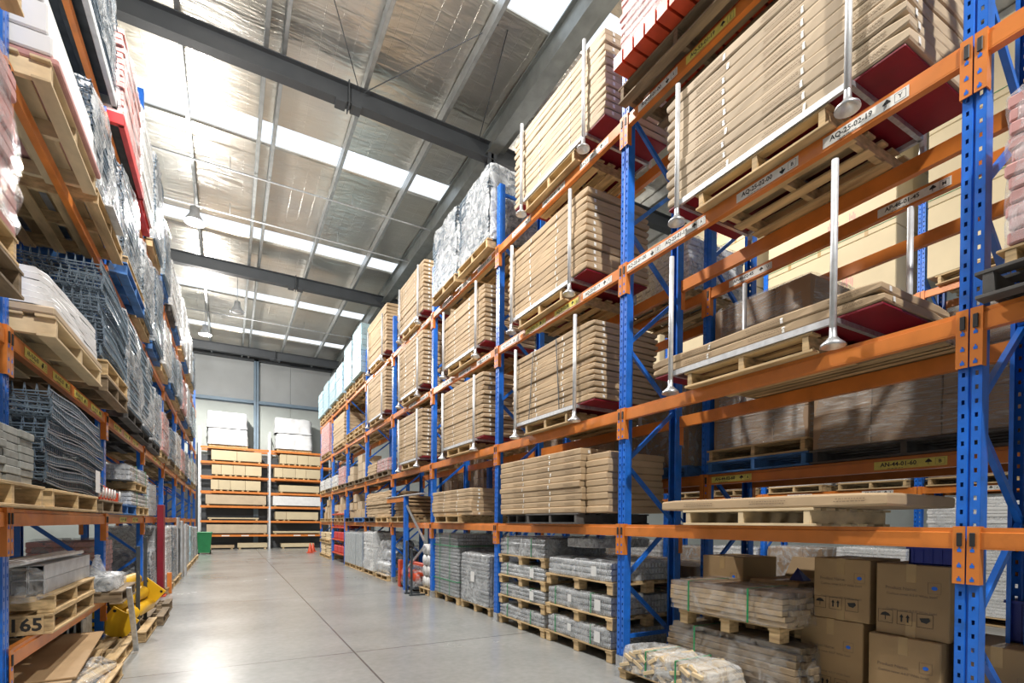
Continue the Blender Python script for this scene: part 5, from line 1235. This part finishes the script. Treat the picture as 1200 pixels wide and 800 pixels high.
load(XC+.06, 9.66, zb2+.145, 1.08, 1.25, 1.15, 'mesh', 'farther tall load draped in white film, second beams, second left bay', 'film_heavy', group='draped loads on the left rack', seed=2, amp=.05, taper=.10)
L2 = [(11.16, .9, 'mesh', 'film_heavy', 'wood_dark'), (12.60, .75, 'pink', 'film', 'wood'), (14.20, .7, 'mesh', 'film', 'wood_old'), (15.62, .8, 'white', 'film', 'wood'), (17.20, .6, 'pink', 'film', 'wood'), (18.60, .7, 'mesh', 'film', 'wood_old'), (20.18, .6, 'white', 'film', 'wood_blue'), (21.58, .8, 'teal', 'film', 'wood'), (23.20, .8, 'white', 'film', 'wood')]
for i, (y, h_, k_, f_, p_) in enumerate(L2):
    lpal(y, zb2, 'pallet on second beams, farther left bays, %s one' % NTH[i], m=p_, whole=True)
    load(XC+.04, y, zb2+.145, 1.05, 1.12, h_, k_, 'wrapped load on second beams, farther left bays, %s one' % NTH[i], f_, group='wrapped loads on second left beams', seed=i % 3, amp=.04)
# third beams
lpal(5.18, zb3, 'large timber pallet under pinkish white slabs, third left beams', Ly=1.36, h=.15, m='timber_pale', x=-1.60)
for i, (zo, zh, dx) in enumerate(((0, .05, .03), (.052, .13, 0), (.184, .20, -.02), (.386, .10, -.04))):
    o = MB().bbox(-.53, .53, -.66, .66, 0, zh, .010).build('white_slab', 'pink' if i == 0 else 'white_foam', None, loc=(-1.58+dx, 5.20-.01*i, zb3+.152+zo)); tag(o, '%s white slab, %s, pile on third left beams' % (['pinkish', 'thick', 'very thick', 'thin'][i], nth(i)), 'slab', 'white slabs on the third left beams')
lpal(6.65, zb3, 'timber pallet under the silver draped load, third left beams', Ly=1.3, h=.15, x=-1.62)
tag(MB().bbox(-.3, .3, -.3, .3, 0, .02, .004).build('grey_sheet', 'grey_bar', None, loc=(-1.3, 6.6, zb3+.152)), 'thin grey sheet metal edge under the silver draped load', 'sheet')
load(-1.66, 6.66, zb3+.175, 1.08, 1.28, .98, 'mesh', 'silver film-draped load right of the white slabs, third left beams', 'film_heavy', group='draped loads on the left rack', seed=1, amp=.045)
lpal(8.30, zb3, 'blue-painted pallet under the ribbed wire load, third left beams', Ly=1.5, m='wood_blue', h=.15, x=-1.62)
lpal(8.30, zb3+.152, 'pale pallet on top of the blue one, third left beams', Ly=1.4, h=.09, x=-1.62)
load(-1.66, 8.3, zb3+.245, 1.08, 1.38, 1.1, 'mesh', 'ribbed wire load in clear film on blue pallet, third left beams', 'film', group='draped loads on the left rack', seed=2, amp=.03)
L3 = [(9.68, 1.0, 'mesh', 'film_heavy', 'wood'), (11.16, 1.25, 'mesh', 'film', 'wood_blue'), (12.60, .85, 'white', 'film_heavy', 'wood'), (14.20, .8, 'mesh', 'film', 'wood_blue'), (15.62, .9, 'mesh', 'film_heavy', 'wood'), (17.20, .8, 'pink', 'film', 'wood_old'), (18.60, 1.0, 'white', 'film', 'wood_blue'), (20.18, .8, 'mesh', 'film', 'wood'), (21.58, .9, 'teal', 'film', 'wood_old')]
for i, (y, h_, k_, f_, p_) in enumerate(L3):
    lpal(y, zb3, 'pallet on third beams, farther left bays, %s one' % NTH[i], m=p_, whole=True)
    load(XC+.06, y, zb3+.145, 1.08, 1.18, h_, k_, 'wrapped load on third beams, farther left bays, %s one' % NTH[i], f_, group='wrapped loads on third left beams', seed=i % 3, amp=.04)
# top beams
t = thing('dark_frame_pack', 'dark steel frame pack seen from below, top left beams', 'frame pack', (-1.72, 6.35, zb4))
MB().bbox(-.55, .60, -.95, -.90, 0, .10, .004).bbox(-.55, .60, .88, .93, 0, .10, .004).bbox(-.55, -.50, -.95, .93, 0, .10, .004).bbox(.55, .60, -.95, .93, 0, .10, .004).build('outer_frame', 'grey_bar', t)
for q in range(4): MB().bbox(-.4+.25*q, -.36+.25*q, -.9, .9, .01, .09, .004).build('inner_bar', 'dark_metal', t)
MB().box(-.52, .57, -.92, .90, .11, .118).build('dark_sheet', 'dark_metal', t)
load(-1.70, 6.35, zb4+.125, 1.15, 1.8, 1.05, 'mesh', 'dark wire pack in clear film above steel frame, top left beams', 'film', group='wrapped loads on the top left beams', seed=0, amp=.03)
t = thing('red_steel_pallet', 'red steel pallet under the tall pink load, top left beams', 'pallet', (-1.66, 8.34, zb4))
MB().bbox(-.56, .56, -.82, -.76, 0, .13, .004).bbox(-.56, .56, .76, .82, 0, .13, .004).bbox(.50, .56, -.8, .8, 0, .13, .004).bbox(-.56, -.5, -.8, .8, 0, .13, .004).build('frame', 'red_bright', t); MB().box(-.55, .55, -.8, .8, .10, .128).build('deck', 'wood_dark', t)
load(-1.66, 8.4, zb4+.135, 1.05, 1.35, 1.15, 'pink', 'tall pink load in clear film on red pallet, top left beams', 'film', group='wrapped loads on the top left beams', seed=1, amp=.04)
L4 = [(9.68, 1.2, 'white', 'film', 'red_bright'), (11.16, 1.45, 'mesh', 'film_heavy', 'wood'), (12.60, 1.1, 'mesh', 'film_heavy', 'wood_blue'), (14.20, 1.0, 'white', 'film', 'wood_dark'), (15.62, 1.1, 'white', 'film', 'wood_blue'), (17.20, 1.3, 'white', 'film', 'wood'), (18.60, 1.3, 'sackish', 'film', 'wood_blue'), (20.18, 1.2, 'white', 'film', 'wood'), (21.58, 1.1, 'mesh', 'film', 'wood')]
for i, (y, h_, k_, f_, p_) in enumerate(L4):
    lpal(y, zb4, 'pallet on top beams, farther left bays, %s one' % NTH[i], m=p_, whole=True)
    load(XC+.06, y, zb4+.145, 1.05, 1.15, h_, 'white' if k_ == 'sackish' else k_, 'wrapped load on top beams, farther left bays, %s one' % NTH[i], f_, group='wrapped loads on the top left beams', seed=i % 3, amp=.035)
# left foreground: pink wrapped load on stacked pallets, just inside the picture edge
lpal(3.30, zb2, 'weathered lower pallet at the left picture edge, second beams', Ly=1.1, m='wood_old', h=.15, x=-1.56)
lpal(3.22, zb2+.152, 'upper pallet under the pink wrapped load, left picture edge', Ly=1.1, h=.14, x=-1.56)
load(-1.56, 3.2, zb2+.295, 1.08, 1.1, .86, 'pink', 'pink and white layered load in film at left picture edge', 'film', group='wrapped loads on second left beams', seed=2, amp=.05)
lpal(3.45, zb3-.0, 'timber pallet at the upper left picture corner', Ly=1.1, h=.15, x=-1.60)
